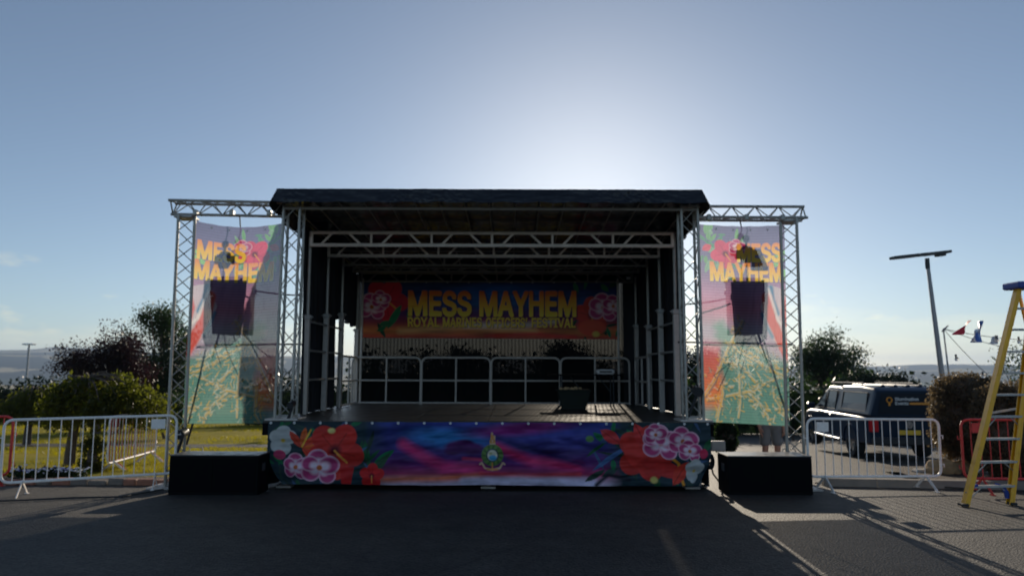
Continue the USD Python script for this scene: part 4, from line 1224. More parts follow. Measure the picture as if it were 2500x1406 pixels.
def barrier(name, label, mat_, group=None):
    t = thing(name, label, 'barrier', (0, 0, 0), 0, group)
    W, z0, z1 = 1.13, 0.21, 1.1
    c = bend([(0, 0, z1), (W, 0, z1), (W, 0, z0), (-W, 0, z0), (-W, 0, z1), (0, 0, z1)], 0.13, 7)
    mb = MB(); mb.path(c[:-1], 0.02, 8, closed=True); obj('frame', mb.mesh, mat_, t, local=True)
    for x_ in np.linspace(-W, W, 17)[1:-1]:
        mb = MB(); mb.rod((x_, 0, z0), (x_, 0, z1), 0.0075, 6); obj('bar', mb.mesh, mat_, t, local=True)
    for x_ in (-0.86, 0.86):
        mb = MB()
        for s_ in (-1, 1):
            mb.obox((x_, 0, z0 + 0.01), (x_ + 0.02 * s_, s_ * 0.27, 0.012), 0.04, 0.012, up=(1, 0, 0)); mb.obox((x_ + 0.02 * s_, s_ * 0.22, 0.012), (x_ + 0.02 * s_, s_ * 0.3, 0.006), 0.05, 0.01)
        obj('foot', mb.mesh, mat_, t, local=True)
    mb = MB(); mb.box((-W + 0.16, -0.008, z1 - 0.2), (-W + 0.36, 0.008, z1 - 0.05), 0.003); obj('name_plate', mb.mesh, mat_, t, local=True)
    for s_, z_ in ((1, 0.85), (1, 0.4), (-1, 0.8), (-1, 0.36)):
        mb = MB(); mb.path([(s_ * (W + 0.015), 0, z_), (s_ * (W + 0.06), 0, z_), (s_ * (W + 0.06), 0, z_ - s_ * 0.05)], 0.008, 6); obj('hook', mb.mesh, mat_, t, local=True)
    return t


def set_place(path, loc, rz, tilt=0.0):
    x_ = UsdGeom.Xformable(stage.GetPrimAtPath(path)); ops = x_.GetOrderedXformOps()
    ops[0].Set(Gf.Vec3d(*map(float, loc))); ops[1].Set(math.degrees(rz))
    if tilt:
        x_.AddRotateYOp(opSuffix='lean').Set(math.degrees(tilt))


def between(pa, pb):
    """ground points under a barrier's two ends -> middle and turn"""
    a_, b_ = on_ground(*pa), on_ground(*pb)
    m_ = (a_ + b_) / 2; m_[2] = ground(m_[1])
    return m_, math.atan2(b_[1] - a_[1], b_[0] - a_[0])


wb = barrier('crowd_barrier', 'white steel crowd barrier on the asphalt left of the left speaker box', M['white_paint'])
m_, rz = between((58, 1208), (372, 1195)); set_place(wb, m_, rz + PI, tilt=0.008)
m_, rz = between((1988, 1198), (2288, 1194)); copy(wb, m_, rz, 'white steel crowd barrier before the dark pickup at the right', tilt=0.012)
pa = np.array([-7.35, 13.9]); ang = math.radians(52)
copy(wb, (-7.9, 15.1, ground(15.1)), math.radians(-85), 'pale crowd barrier standing edgeways behind the left white barrier')
rb_ = barrier('red_crowd_barrier', 'red crowd barrier cut off by the left edge of the picture', M['red_paint'])
e = on_ground(12, 1196); set_place(rb_, (e[0] - 1.16, e[1] + 0.05, ground(e[1])), 0.05, 0.0)
m_ = on_ground(2430, 1203)
copy(rb_, (m_[0] + 0.7, m_[1], ground(m_[1])), -0.04, 'red crowd barrier behind the yellow ladder', tilt=-0.09 * 0)
copy(rb_, (-8.02, 15.35, ground(15.35)), math.radians(95), 'red crowd barrier standing edgeways just behind the pale one at left')

# ------------------------------------------------------------------ yellow step ladder
yL = 9.75
bl, br_ = on_ground(2352, 1234), on_ground(2470, 1231)
tl, tr_ = at(2481, 706, yL + 0.5), at(2527, 706, yL + 0.55)
t = thing('step_ladder', 'tall yellow step ladder with blue top cap and blue braces', 'ladder', ((bl[0] + br_[0]) / 2, yL, ground(yL)))


def rail(p0, p1, inward):
    """C-section side rail"""
    mb = MB(); d = np.array([inward * 0.03, 0, 0])
    mb.obox(p0, p1, 0.02, 0.09, up=(0, 1, 0)); mb.obox(np.asarray(p0) + d + [0, -0.036, 0], np.asarray(p1) + d + [0, -0.036, 0], 0.05, 0.016, up=(0, 1, 0)); mb.obox(np.asarray(p0) + d + [0, 0.036, 0], np.asarray(p1) + d + [0, 0.036, 0], 0.05, 0.016, up=(0, 1, 0))
    return mb.mesh


obj('side_rail', rail(bl, tl, 1), M['ladder_yellow'], t); obj('side_rail', rail(br_, tr_, -1), M['ladder_yellow'], t)
for k, py in enumerate((1191, 1135, 1081, 1028, 975, 922, 868, 812, 757)):
    f_ = (py - 1234) / (706 - 1234.0)
    a_, b_ = bl + (tl - bl) * f_, br_ + (tr_ - br_) * f_
    mb = MB(); mb.obox(a_ + [0.012, 0, 0], b_ - [0.012, 0, 0], 0.085, 0.028); s_ = obj('tread', mb.mesh, M['alloy_dull'], t)
    if k in (0, 1, 3):
        mb = MB()
        for q0, q1, e_ in ((a_, b_, 1), (b_, a_, -1)):
            mb.rod(q0 + [0.02 * e_, 0, -0.15], q0 + (q1 - q0) * 0.3 + [0, 0, -0.012], 0.008, 6)
        obj('tread_brace', mb.mesh, M['alloy_dull'], s_)
for q, e_ in ((bl, 1), (br_, -1)):
    d = (tl - bl) if e_ == 1 else (tr_ - br_)
    mb = MB(); p0 = q + d * 0.02 + [0.05 * e_, 0.02, 0]; mb.path([p0 + [0, 0, 0.02], p0 + [0.01 * e_, 0, 0.1], p0 + [0.06 * e_, 0, 0.17], p0 + [0.15 * e_, 0, 0.205]], [0.03, 0.03, 0.028, 0.02], 6); obj('blue_brace', mb.mesh, M['ladder_blue'], t)
    mb = MB(); mb.box(q + [-0.045, -0.06, -0.0], q + [0.045, 0.06, 0.035], 0.008); obj('foot', mb.mesh, M['rubber'], t)
cm = (tl + tr_) / 2
mb = MB(); mb.box(cm + [-0.21, -0.16, 0.0], cm + [0.3, 0.2, 0.1], 0.02); obj('top_cap', mb.mesh, M['ladder_blue'], t)
rbl, rbr = np.array([bl[0] + 2.4, yL + 1.3, ground(yL + 1.3)]), np.array([br_[0] + 2.6, yL + 1.25, ground(yL + 1.25)])
for q0, q1 in ((tl + [0.1, 0.1, 0], rbl), (tr_ + [0.1, 0.1, 0], rbr)):
    mb = MB(); mb.obox(q0, q1, 0.025, 0.07); obj('rear_rail', mb.mesh, M['ladder_yellow'], t)
for f_ in (0.25, 0.5, 0.75, 0.95):
    mb = MB(); mb.rod(tl + [0.1, 0.1, 0] + (rbl - tl - [0.1, 0.1, 0]) * f_, tr_ + [0.1, 0.1, 0] + (rbr - tr_ - [0.1, 0.1, 0]) * f_, 0.014, 6); obj('rear_stay', mb.mesh, M['alloy_dull'], t)
mb = MB(); f_ = 0.4; mb.obox(bl + (tl - bl) * f_ + [0, 0.05, 0], tl + [0.1, 0.1, 0] + (rbl - tl - [0.1, 0.1, 0]) * 0.55, 0.01, 0.03); obj('spreader', mb.mesh, M['alloy_dull'], t)

# ------------------------------------------------------------------ trees and plants


def leaves(centres, per, spread, size, rg, droop=0.0, aspect=0.55):
    """leaf-sized faces round each centre"""
    n_ = len(centres) * per
    c = np.repeat(centres, per, 0) + rg.normal(0, 1, (n_, 3)) * spread
    a_ = rg.normal(0, 1, (n_, 3)); a_[:, 2] -= droop; a_ /= np.linalg.norm(a_, axis=1, keepdims=True)
    b_ = np.cross(a_, rg.normal(0, 1, (n_, 3))); b_ /= np.linalg.norm(b_, axis=1, keepdims=True) + 1e-9
    s_ = size * rg.uniform(0.6, 1.35, (n_, 1))
    v = np.stack([c - a_ * s_ * 0.5, c + b_ * s_ * aspect * 0.5, c + a_ * s_ * 0.5, c - b_ * s_ * aspect * 0.5], 1).reshape(-1, 3)
    k = np.arange(n_)[:, None] * 4
    return v, np.vstack([k + [0, 1, 2], k + [0, 2, 3]])


def tree(name, label, base, lobes, n_cl, per, leaf, material, seed, trunk_r=0.15, spread=0.28, hollow=0.45, limbs=16, group=None, cat='tree', droop=0.3, lean=(0, 0)):
    """trunk, limbs to the clumps, and leaf clumps in uneven lobes (centre offset, radii)"""
    rg = np.random.default_rng(seed)
    base = np.asarray(base, float)
    t = thing(name, label, cat, base, 0, group)
    cl = []
    vol = np.array([np.prod(l[1]) for l in lobes]); pick = rg.choice(len(lobes), n_cl * 4, p=vol / vol.sum())
    for k in pick:
        d = rg.normal(0, 1, 3); d /= np.linalg.norm(d)
        q = np.asarray(lobes[k][0]) + d * np.asarray(lobes[k][1]) * (hollow + (1 - hollow) * rg.random()) * rg.uniform(0.8, 1.08)
        if meshkit.noise(q * 0.9 + seed) > 0.42:
            cl.append(q)
        if len(cl) >= n_cl:
            break
    cl = np.array(cl) + base
    per, leaf, spread = int(per * 1.7), leaf * 0.72, spread * 0.85
    top = np.mean([l[0] for l in lobes], 0) + base
    trunk_top = base + (top - base) * 0.75 + [lean[0], lean[1], 0]
    mb = MB()
    tt = np.linspace(0, 1, 8)[:, None]
    path = base * (1 - tt) + trunk_top * tt + np.column_stack([0.06 * np.sin(tt[:, 0] * 5 + seed), 0.05 * np.cos(tt[:, 0] * 4), tt[:, 0] * 0])
    mb.path(path, trunk_r * np.linspace(1.15, 0.4, 8), 9)
    for k in rg.choice(len(cl), min(limbs, len(cl)), replace=False):
        s0 = path[rg.integers(2, 7)]; e_ = cl[k]; mid = (s0 + e_) / 2 + [0, 0, 0.15 * np.linalg.norm(e_ - s0)]
        q = np.linspace(0, 1, 6)[:, None]; mb.path((1 - q) ** 2 * s0 + 2 * q * (1 - q) * mid + q * q * e_, trunk_r * np.linspace(0.38, 0.06, 6), 5)
    obj('trunk', mb.mesh, M['bark'], t)
    obj('crown', leaves(cl, per, spread, leaf, rg, droop), M[material], t, smooth=False)
    return t


def gpt(px, Y):
    """a spot on the ground at distance Y on the bearing px"""
    return np.array([at(px, 905, Y)[0], Y, ground(Y) if Y < 60 else float(terrain_z(np.array([at(px, 905, Y)[0]]), np.array([Y]))[0])])


def hgt(px, py, Y):
    return float(at(px, py, Y)[2]) - (ground(Y) if Y < 60 else float(terrain_z(np.array([at(px, py, Y)[0]]), np.array([Y]))[0]))


k_ = lambda Y: Y / FPX                                       # metres per pixel of the photograph at distance Y
# purple leaved tree
Y_ = 31; g = gpt(245, Y_); h_ = hgt(245, 790, Y_); s_ = k_(Y_)
tree('copper_tree', 'dark purple leaved spreading tree on the lawn left of the stage', g, [((0.2, 0, h_ * 0.62), (80 * s_, 1.8, h_ * 0.24)), ((-75 * s_, 0.2, h_ * 0.66), (58 * s_, 1.3, h_ * 0.14)), ((45 * s_, -0.2, h_ * 0.8), (60 * s_, 1.4, h_ * 0.2)),
      ((-35 * s_, 0, h_ * 0.84), (55 * s_, 1.2, h_ * 0.11)), ((80 * s_, 0, h_ * 0.5), (55 * s_, 1.4, h_ * 0.22))], 420, 26, 0.15, 'leaf_purple', 3, 0.16, 0.24, limbs=40)
Y_ = 37; g = gpt(392, Y_); h_ = hgt(392, 748, Y_); s_ = k_(Y_)
tree('broadleaf_tree', 'tall green tree rising behind the left truss column', g, [((-10 * s_, 0, h_ * 0.9), (62 * s_, 1.3, h_ * 0.1)), ((-40 * s_, 0, h_ * 0.72), (66 * s_, 1.5, h_ * 0.12)), ((30 * s_, 0, h_ * 0.74), (70 * s_, 1.6, h_ * 0.15)),
      ((0, 0, h_ * 0.5), (75 * s_, 1.7, h_ * 0.2)), ((45 * s_, 0, h_ * 0.33), (70 * s_, 1.6, h_ * 0.18)), ((-45 * s_, 0, h_ * 0.35), (50 * s_, 1.4, h_ * 0.15))], 640, 24, 0.17, 'leaf_green', 5, 0.2, 0.27, limbs=40)


def weeping(name, label, px, Yd, x0, x1, ytop, ylow, seed, tr):
    rg = np.random.default_rng(seed)
    g = gpt(px, Yd); s_ = k_(Yd)
    t = thing(name, label, 'tree', g)
    cx_, rx = ((x0 + x1) / 2 - px) * s_, (x1 - x0) / 2 * s_
    ht, hl = hgt(px, ytop, Yd), hgt(px, ylow, Yd)
    mb = MB(); tt = np.linspace(0, 1, 8)
    path = np.column_stack([g[0] + cx_ * 0.4 * tt ** 2, g[1] + 0 * tt, g[2] + ht * 0.85 * tt]); mb.path(path, tr * np.linspace(1.15, 0.6, 8), 9)
    cl = []
    for k in range(230):
        a_ = rg.uniform(0, 2 * PI); rad = rg.uniform(0.15, 1) ** 0.6
        ex, ey = math.cos(a_) * rad * rx, math.sin(a_) * rad * rx * 0.75
        bump = 0.75 + 0.25 * math.sin(a_ * 3 + seed) * rad
        zt = hl + (ht - hl) * (1 - 0.72 * rad ** 2) * bump
        s0 = path[-1]; e_ = np.array([g[0] + cx_ + ex, g[1] + ey, g[2] + zt])
        if k < 26:
            q = np.linspace(0, 1, 6)[:, None]; mb.path((1 - q) ** 2 * s0 + 2 * q * (1 - q) * ((s0 + e_) / 2 + [0, 0, 0.35]) + q * q * e_, tr * np.linspace(0.35, 0.08, 6), 5)
        L = rg.uniform(0.3, 1.0) * (zt - hl) + 0.18
        for j in range(int(L / 0.1) + 2):
            cl.append(e_ + [ex * 0.02 * j, ey * 0.02 * j, -0.1 * j + rg.normal(0, 0.03)])
    obj('trunk', mb.mesh, M['bark'], t)
    cl = np.array(cl)
    obj('crown', leaves(cl, 6, np.array([0.1, 0.1, 0.07]), 0.11, rg, 1.2, 0.42), M['leaf_weeping'], t, smooth=False)
    return t


weeping('weeping_tree', 'small weeping tree with thin trunk at the far left of the lawn', 80, 23, 12, 190, 934, 1010, 6, 0.11)
weeping('weeping_tree', 'larger weeping tree with stout trunk behind the left white barrier', 186, 15.4, 120, 402, 893, 1012, 9, 0.1)
Y_ = 27; g = gpt(405, Y_)
tree('shrub', 'round green shrub behind the left truss column', g, [((0, 0, 0.9), (0.9, 0.8, 0.8))], 120, 20, 0.12, 'leaf_green', 8, 0.05, 0.2, limbs=8, cat='shrub')
# long dark hedge at the end of the lawn


def hedge(name, label, px0, px1, Y0, pytop, seed, material, depth=2.2, dens=90, group=None, bump=0.35, wob=1.0):
    rg = np.random.default_rng(seed)
    a_, b_ = gpt(px0, Y0), gpt(px1, Y0)
    t = thing(name, label, 'hedge', (a_ + b_) / 2, 0, group)
    L = b_[0] - a_[0]; n_ = int(abs(L) * dens / 4)
    u_ = rg.random(n_)
    x_ = a_[0] + L * u_
    top = hgt((px0 + px1) / 2, pytop, Y0) * (1 + bump * (meshkit.fbm(np.column_stack([x_ * 0.35 * wob, x_ * 0, x_ * 0]), 3, seed) - 0.5) * 2)
    fz = rg.random(n_) ** 0.7
    y_ = Y0 + rg.uniform(-depth / 2, depth / 2, n_)
    cl = np.column_stack([x_, y_, a_[2] + top * fz])
    obj('foliage', leaves(cl, 14, 0.3, 0.24, rg, 0.2, 0.7), M[material], t, smooth=False)
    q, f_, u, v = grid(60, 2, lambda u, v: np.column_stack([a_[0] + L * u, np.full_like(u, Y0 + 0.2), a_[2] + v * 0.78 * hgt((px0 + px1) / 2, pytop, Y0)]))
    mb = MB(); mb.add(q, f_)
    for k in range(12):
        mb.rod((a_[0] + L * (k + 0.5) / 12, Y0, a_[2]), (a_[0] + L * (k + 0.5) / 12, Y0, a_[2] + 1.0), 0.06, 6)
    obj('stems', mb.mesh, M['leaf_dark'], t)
    return t


hedge('hedge', 'long dark hedge closing the far end of the lawn at left', -120, 460, 50, 928, 3, 'leaf_dark')
hedge('hedge', 'dark hedge seen between the left truss frame and the stage', 600, 900, 44, 932, 4, 'leaf_dark')
hedge('hedge', 'tall dark hedge directly behind the stage', 880, 1560, 36, 872, 5, 'leaf_dark', bump=0.12)
hedge('hedge', 'dark hedge behind the right truss frame and the pickup', 1600, 2130, 33, 930, 6, 'leaf_green', bump=0.2)
hedge('hedge', 'dark tree hedge behind the rear of the pickup at right', 2050, 2245, 30, 945, 9, 'leaf_dark', bump=0.2)
for px, Y_, ytop, w_, lab, sd in ((1105, 34, 846, 90, 'bushy tree behind the stage screen under the word MESS', 21), (1378, 33, 826, 60, 'rounded tree behind the stage screen under the end of MAYHEM', 22), (1700, 38, 845, 75, 'tree behind the right inner truss column', 24)):
    g = gpt(px, Y_); h_ = hgt(px, ytop, Y_); s_ = k_(Y_)
    tree('broadleaf_tree', lab, g, [((0, 0, h_ * 0.75), (w_ * s_, 1.6, h_ * 0.24)), ((-w_ * 0.5 * s_, 0, h_ * 0.6), (w_ * 0.7 * s_, 1.4, h_ * 0.22)), ((w_ * 0.55 * s_, 0, h_ * 0.58), (w_ * 0.7 * s_, 1.4, h_ * 0.22))], 300, 22, 0.18, 'leaf_dark', sd, 0.16, 0.3, limbs=20)
Y_ = 42; g = gpt(2020, Y_); h_ = hgt(2020, 803, Y_); s_ = k_(Y_)
tree('broadleaf_tree', 'tall loose crowned tree right of the right truss frame', g, [((5 * s_, 0, h_ * 0.88), (42 * s_, 1.2, h_ * 0.12)), ((-45 * s_, 0, h_ * 0.72), (50 * s_, 1.5, h_ * 0.14)), ((45 * s_, 0, h_ * 0.74), (46 * s_, 1.4, h_ * 0.12)), ((0, 0, h_ * 0.58), (85 * s_, 1.8, h_ * 0.2)),
      ((40 * s_, 0, h_ * 0.45), (70 * s_, 1.6, h_ * 0.18))], 480, 20, 0.19, 'leaf_green', 26, 0.22, 0.3, limbs=50)
for px, ytop, wpx, Y_, sd, lab in ((2098, 912, 62, 29, 31, 'dark rounded bush tree behind the pickup cab'), (2178, 922, 56, 28.5, 32, 'dark bush tree behind the pickup canopy')):
    g = gpt(px, Y_); h_ = hgt(px, ytop, Y_); s_ = k_(Y_)
    tree('bush_tree', lab, g, [((0, 0, h_ * 0.62), (wpx * s_, 1.2, h_ * 0.38))], 260, 24, 0.16, 'leaf_dark', sd, 0.1, 0.24, limbs=14)
# clipped dry bushes


def bush(label, px, Yd, wpx, ytop, seed, material='leaf_dry', n_=900, per=20, leaf=0.05, zb=0.0, ry=0.6, name='clipped_bush', inner=0.86):
    rg = np.random.default_rng(seed)
    g = gpt(px, Yd); s_ = k_(Yd); rx = wpx * s_ / 2; h_ = hgt(px, ytop, Yd)
    t = thing(name, label, 'bush', g)
    d = rg.normal(0, 1, (n_, 3)); d /= np.linalg.norm(d, axis=1, keepdims=True)
    d = np.sign(d) * np.abs(d) ** 0.75
    d /= np.maximum(1, np.linalg.norm(d, axis=1, keepdims=True) / 1.12)
    rz_ = (h_ - zb) / 2
    bumpy = 1 + 0.09 * (meshkit.fbm(d * 3.2, 3, seed) - 0.5) * 2
    cl = g + [0, 0, zb + rz_] + d * np.array([rx, rx * ry, rz_]) * (0.93 * bumpy * rg.uniform(0.9, 1, n_))[:, None]
    obj('foliage', leaves(cl, per, 0.045, leaf, rg, 0.0, 0.6), M[material], t, smooth=False)
    m_ = trimesh.creation.icosphere(4, 1.0); v = m_.vertices * np.array([rx, rx * ry, rz_]) * inner * (1 + 0.12 * (meshkit.fbm(m_.vertices * 3, 3, seed) - 0.5))[:, None]
    obj('inner_twigs', (v + g + [0, 0, zb + rz_], m_.faces), M['bark'], t, smooth=True)
    mb = MB()
    for k in range(5):
        mb.rod(g + [rg.uniform(-0.12, 0.12), rg.uniform(-0.1, 0.1), 0], g + [rg.uniform(-0.4, 0.4) * rx, 0, zb + rz_ * 0.7], 0.03, 6)
    obj('stems', mb.mesh, M['bark'], t)
    return t


bush('large clipped dry brown bush behind the right end of the white barrier', 2352, 13.6, 172, 906, 4, zb=0.25)
bush('clipped dry bush behind the yellow ladder and red barrier', 2468, 12.6, 205, 926, 7, zb=0.0)
Y_ = 15.5; g = gpt(2480, Y_); h_ = hgt(2480, 838, Y_)
tree('shrub', 'leafy green shrub top showing above the bush behind the ladder', g, [((0, 0, h_ * 0.86), (0.42, 0.4, 0.3)), ((0.3, 0, h_ * 0.7), (0.5, 0.4, 0.4))], 60, 12, 0.08, 'leaf_green', 12, 0.03, 0.12, limbs=14, cat='shrub')
Y_ = 19.0
bush('small round green bush under the right tall banner', 1768, 20, 50, 1030, 17, 'leaf_green', 200, 14, 0.09, name='round_bush')
bush('green leafy shrub among flowers by the stout trunk', 240, 14.1, 56, 1066, 19, 'leaf_weeping', 90, 14, 0.06, inner=0.45, name='round_bush')

# flowers in the bed: each plant a thing of its own
rg = np.random.default_rng(41)
kinds = ('white', 'violet')
ordinals = ('first', 'second', 'third', 'fourth', 'fifth', 'sixth', 'seventh', 'eighth', 'ninth', 'tenth and last')
spots = [(62, 0), (84, 1), (104, 0), (122, 0), (140, 1), (158, 0), (170, 0), (182, 1), (198, 0), (214, 0)]
for k, (px, kind) in enumerate(spots):
    Yd = 12.45 + rg.uniform(-0.15, 0.25); g = gpt(px, Yd)
    t = thing('bedding_plant', f'{ordinals[k]} of the low bedding plants from the left, {kinds[kind]} blossoms, in the bed', 'plant', g, 0, 'bedding plants in the flower bed')
    cl = g + rg.normal(0, 1, (20, 3)) * [0.07, 0.06, 0.03] + [0, 0, 0.1]
    obj('foliage', leaves(cl, 6, 0.03, 0.07, rg, 0, 0.6), M['leaf_green'], t, smooth=False)
    mb = MB()
    for q in range(14):
        mb.ball(g + rg.normal(0, 1, 3) * [0.08, 0.06, 0.02] + [0, 0, 0.17], 0.025, 1, (1, 1, 0.5))
    obj('blossoms', mb.mesh, M['petal_white' if kind == 0 else 'petal_violet'], t)
# grass that can be told from the mown turf
rg = np.random.default_rng(77)
n_ = 42000
gy = 13.3 + 30 * rg.random(n_) ** 1.8
gx = -rg.random(n_) * (0.78 * gy) - 1.4
keep = ~((gy > 21.9) & (gy < 23.7)) & (meshkit.fbm(np.column_stack([gx * 0.4, gy * 0.4, gx * 0]), 3, 4) > 0.42)
gx, gy = gx[keep], gy[keep]
base = np.column_stack([gx, gy, ground(gy) - 0.004]); n_ = len(base)
hh = rg.uniform(0.03, 0.085, (n_, 1)) * (1 + (gy[:, None] - 13) * 0.02)
lean_ = rg.normal(0, 0.35, (n_, 2)) * hh
sd_ = rg.normal(0, 1, (n_, 3)) * [1, 1, 0]; sd_ /= np.linalg.norm(sd_, axis=1, keepdims=True); wdt = 0.006 * (1 + (gy[:, None] - 13) * 0.08)
v = np.stack([base - sd_ * wdt, base + sd_ * wdt, base + np.column_stack([lean_, hh])], 1).reshape(-1, 3)
tag(stage.GetPrimAtPath(obj('grass', (v, np.arange(3 * n_).reshape(-1, 3)), M['grass_blade'], smooth=False)), 'short dry grass blades standing on the lawn', 'grass', kind='stuff')

# ------------------------------------------------------------------ lamps, poles and bunting
YL_ = 14.7
b0, b1 = gpt(2313, YL_), at(2264, 640, YL_)
t = thing('lamp_post', 'leaning grey lamp post with a long dark T shaped head at right', 'lamp post', b0)
mb = MB(); mb.path([b0, b0 + (b1 - b0) * 0.5, b1], [0.062, 0.052, 0.036], 12); obj('pole', mb.mesh, M['pole_grey'], t)
mb = MB(); mb.rod(b1 + [0, 0, -0.14], b1 + [0, 0, 0.08], 0.045, 10); obj('neck', mb.mesh, M['lamp_dark'], t)
e0, e1 = at(2178, 630, YL_ - 0.05), at(2316, 615, YL_ + 0.05)
mb = MB(); mb.obox(e0, e1, 0.2, 0.055); h0 = obj('lamp_head', mb.mesh, M['lamp_dark'], t)
mb = MB(); mb.obox(e0 + (e1 - e0) * 0.78 + [0, 0, -0.05], e0 + (e1 - e0) * 0.92 + [0, 0, -0.05], 0.12, 0.05); obj('sensor', mb.mesh, M['lamp_dark'], h0)
for f0, f1 in ((0.04, 0.4), (0.6, 0.76)):
    mb = MB(); mb.obox(e0 + (e1 - e0) * f0 + [0, 0, -0.031], e0 + (e1 - e0) * f1 + [0, 0, -0.031], 0.15, 0.006); obj('lamp_panel', mb.mesh, M['pole_grey'], h0)
YB_ = 14.4
pb, pt_ = gpt(2328, YB_), at(2303, 802, YB_)
t = thing('bunting_pole', 'thin grey pole holding the bunting beside the lamp post', 'pole', pb)
mb = MB(); mb.rod(pb, pt_, 0.02, 8, r1=0.014); obj('pole', mb.mesh, M['pole_grey'], t)
mb = MB(); mb.rod(pt_ + [-0.03, 0, -0.06], pt_ + [0.1, 0, 0.06], 0.016, 6); obj('bracket', mb.mesh, M['galvanised'], t)
mb = MB(); mb.rod(pb, pb + [0, 0, 0.62], 0.045, 10); obj('sleeve', mb.mesh, M['pole_grey'], t)
A_ = pt_
line1 = sagged(A_, at(2560, 868, 11.9), 0.06, 24)
cord('bunting_line', 'cord carrying the flags from the thin pole towards the ladder', 'cord', line1, 0.006, 'pole_grey')
line2 = sagged(A_, at(2560, 832, 11.2), 0.05, 24)
cord('light_string', 'upper wire with hanging bulbs running right from the thin pole', 'cord', line2, 0.006, 'lamp_dark')
line3 = sagged(A_, at(2440, 940, 12.6), 0.05, 18)
cord('light_string', 'lower wire with bulbs slanting from the thin pole down to the bush', 'cord', line3, 0.006, 'lamp_dark')


def pennant(name, label, top, w, h, mt, seed, lean, up=1):
    t = thing(name, label, 'flag', top)

    def fn(u, v):
        wd = w * (1 - v)
        return np.column_stack([top[0] + (u - 0.5) * wd + lean * v * h, top[1] + 0.05 * np.sin(u * 4 + v * 5 + seed) * (0.4 + v), top[2] + up * v * h])
    p, f, u, v = grid(8, 12, fn)
    obj('flag_cloth', (p, f), M[mt], t, smooth=True); return t


p_ = at(2338, 817, 12.8); pennant('pennant', 'red triangular pennant blown upwards beside the thin pole', p_, 0.2, 0.26, 'flag_red', 1, 0.95)
p_ = at(2384, 836, 12.4); pennant('pennant', 'blue triangular pennant with a shiny side, standing upright', p_, 0.2, 0.38, 'flag_blue', 2, 0.28)
p_ = at(2379, 834, 12.38); pennant('pennant', 'silvery triangular pennant tucked against the blue one', p_, 0.12, 0.22, 'flag_silver', 3, 0.3)
p_ = at(2425, 840, 12.2); pennant('pennant', 'grey pennant hanging left of the ladder rail', p_, 0.2, 0.16, 'flag_silver', 4, 0.3, up=0.9)
for k, (px, py, lab) in enumerate(((2334, 872, 'bulb on the slanting light string nearest the thin pole'), (2399, 914, 'bulb on the slanting light string just above the bush'), (2432, 826, 'bulb on the upper light string left of the ladder'), (2487, 829, 'bulb on the upper light string seen through the ladder top'))):
    c = at(px, py, 12.5 if k < 2 else 12.0); t = thing('string_bulb', lab, 'bulb', c)
    mb = MB(); mb.rod(c + [0, 0, 0.05], c + [0, 0, 0.0], 0.016, 8); obj('bulb_socket', mb.mesh, M['lamp_dark'], t)
    mb = MB(); mb.ball(c + [0.01, 0, -0.03], 0.035, 2); obj('bulb', mb.mesh, M['bulb_glass'], t)
Yf = 58; b0 = gpt(66, Yf)
b0[2] = ground(Yf); zt = float(at(67, 842, Yf)[2])
t = thing('lamp_post', 'slim distant lamp post with flat head beyond the lawn at far left', 'lamp post', b0)
mb = MB(); mb.rod(b0, (b0[0], Yf, zt), 0.1, 8, r1=0.07); obj('pole', mb.mesh, M['pole_grey'], t)
mb = MB(); mb.box((b0[0] - 0.42, Yf - 0.3, zt), (b0[0] + 0.42, Yf + 0.3, zt + 0.12), 0.04); obj('lamp_head', mb.mesh, M['sign_white'], t)
c = gpt(208, 24.5); t = thing('lawn_sign', 'small white sign on a short post on the lawn', 'sign', c)
mb = MB(); mb.rod(c, c + [0, 0, 0.75], 0.02); obj('post', mb.mesh, M['pole_grey'], t)
mb = MB(); mb.box(c + [-0.18, -0.03, 0.6], c + [0.18, -0.015, 0.86], 0.005); obj('sign_board', mb.mesh, M['sign_white'], t)

# ------------------------------------------------------------------ sacks, block and odds and ends
rg = np.random.default_rng(2)
for k, (px, py, sx, sz, lab) in enumerate(((2312, 1163, 0.30, 0.17, 'tan sandbag slumped at the foot of the lamp post'), (2362, 1160, 0.26, 0.14, 'smaller tan sandbag lying right of the first'))):
    g = on_ground(px, py + 4); g[1] += 0.1; g[2] = ground(g[1]) + 0.08
    t = thing('sandbag', lab, 'sandbag', g)
    m_ = trimesh.creation.icosphere(4, 1.0); v = m_.vertices.copy()
    v = np.sign(v) * np.abs(v) ** 0.8
    v *= (1 + 0.22 * (meshkit.fbm(m_.vertices * 2.6, 4, 5 + k) - 0.5))[:, None] * np.array([sx, 0.2, sz]); v[:, 2] = np.maximum(v[:, 2], -0.075) + 0.06
    v[:, 2] += 0.03 * np.sin(v[:, 0] * 28 + v[:, 1] * 9)
    obj('sack', (v + g, m_.faces), M['sack'], t, smooth=True)
    mb = MB(); mb.path([g + [-sx * 0.6, 0, sz * 0.9], g + [-sx * 0.2, 0.02, sz * 1.45], g + [sx * 0.25, 0.02, sz * 1.5], g + [sx * 0.6, 0, sz * 0.95]], 0.02, 7); obj('strap', mb.mesh, M['sack'], t)
g = on_ground(2262, 1164); t = thing('stone_block', 'pale rough stone block at the bed corner behind the white barrier', 'stone', g)
mb = MB(); mb.box(g + [-0.17, 0, -0.02], g + [0.17, 0.22, 0.13], 0.03); obj('block', mb.mesh, M['concrete'], t)
g = on_ground(1752, 1112); g = np.array([on_ground(1752, 1120)[0], 13.3, ground(13.3)])
t = thing('junction_box', 'small grey box on a stand behind the right end of the front banner', 'box', g)
mb = MB(); c = at(1752, 1088, 13.3); mb.box(c - [0.13, 0.06, 0.09], c + [0.13, 0.06, 0.09], 0.012); obj('box_body', mb.mesh, M['pole_grey'], t)
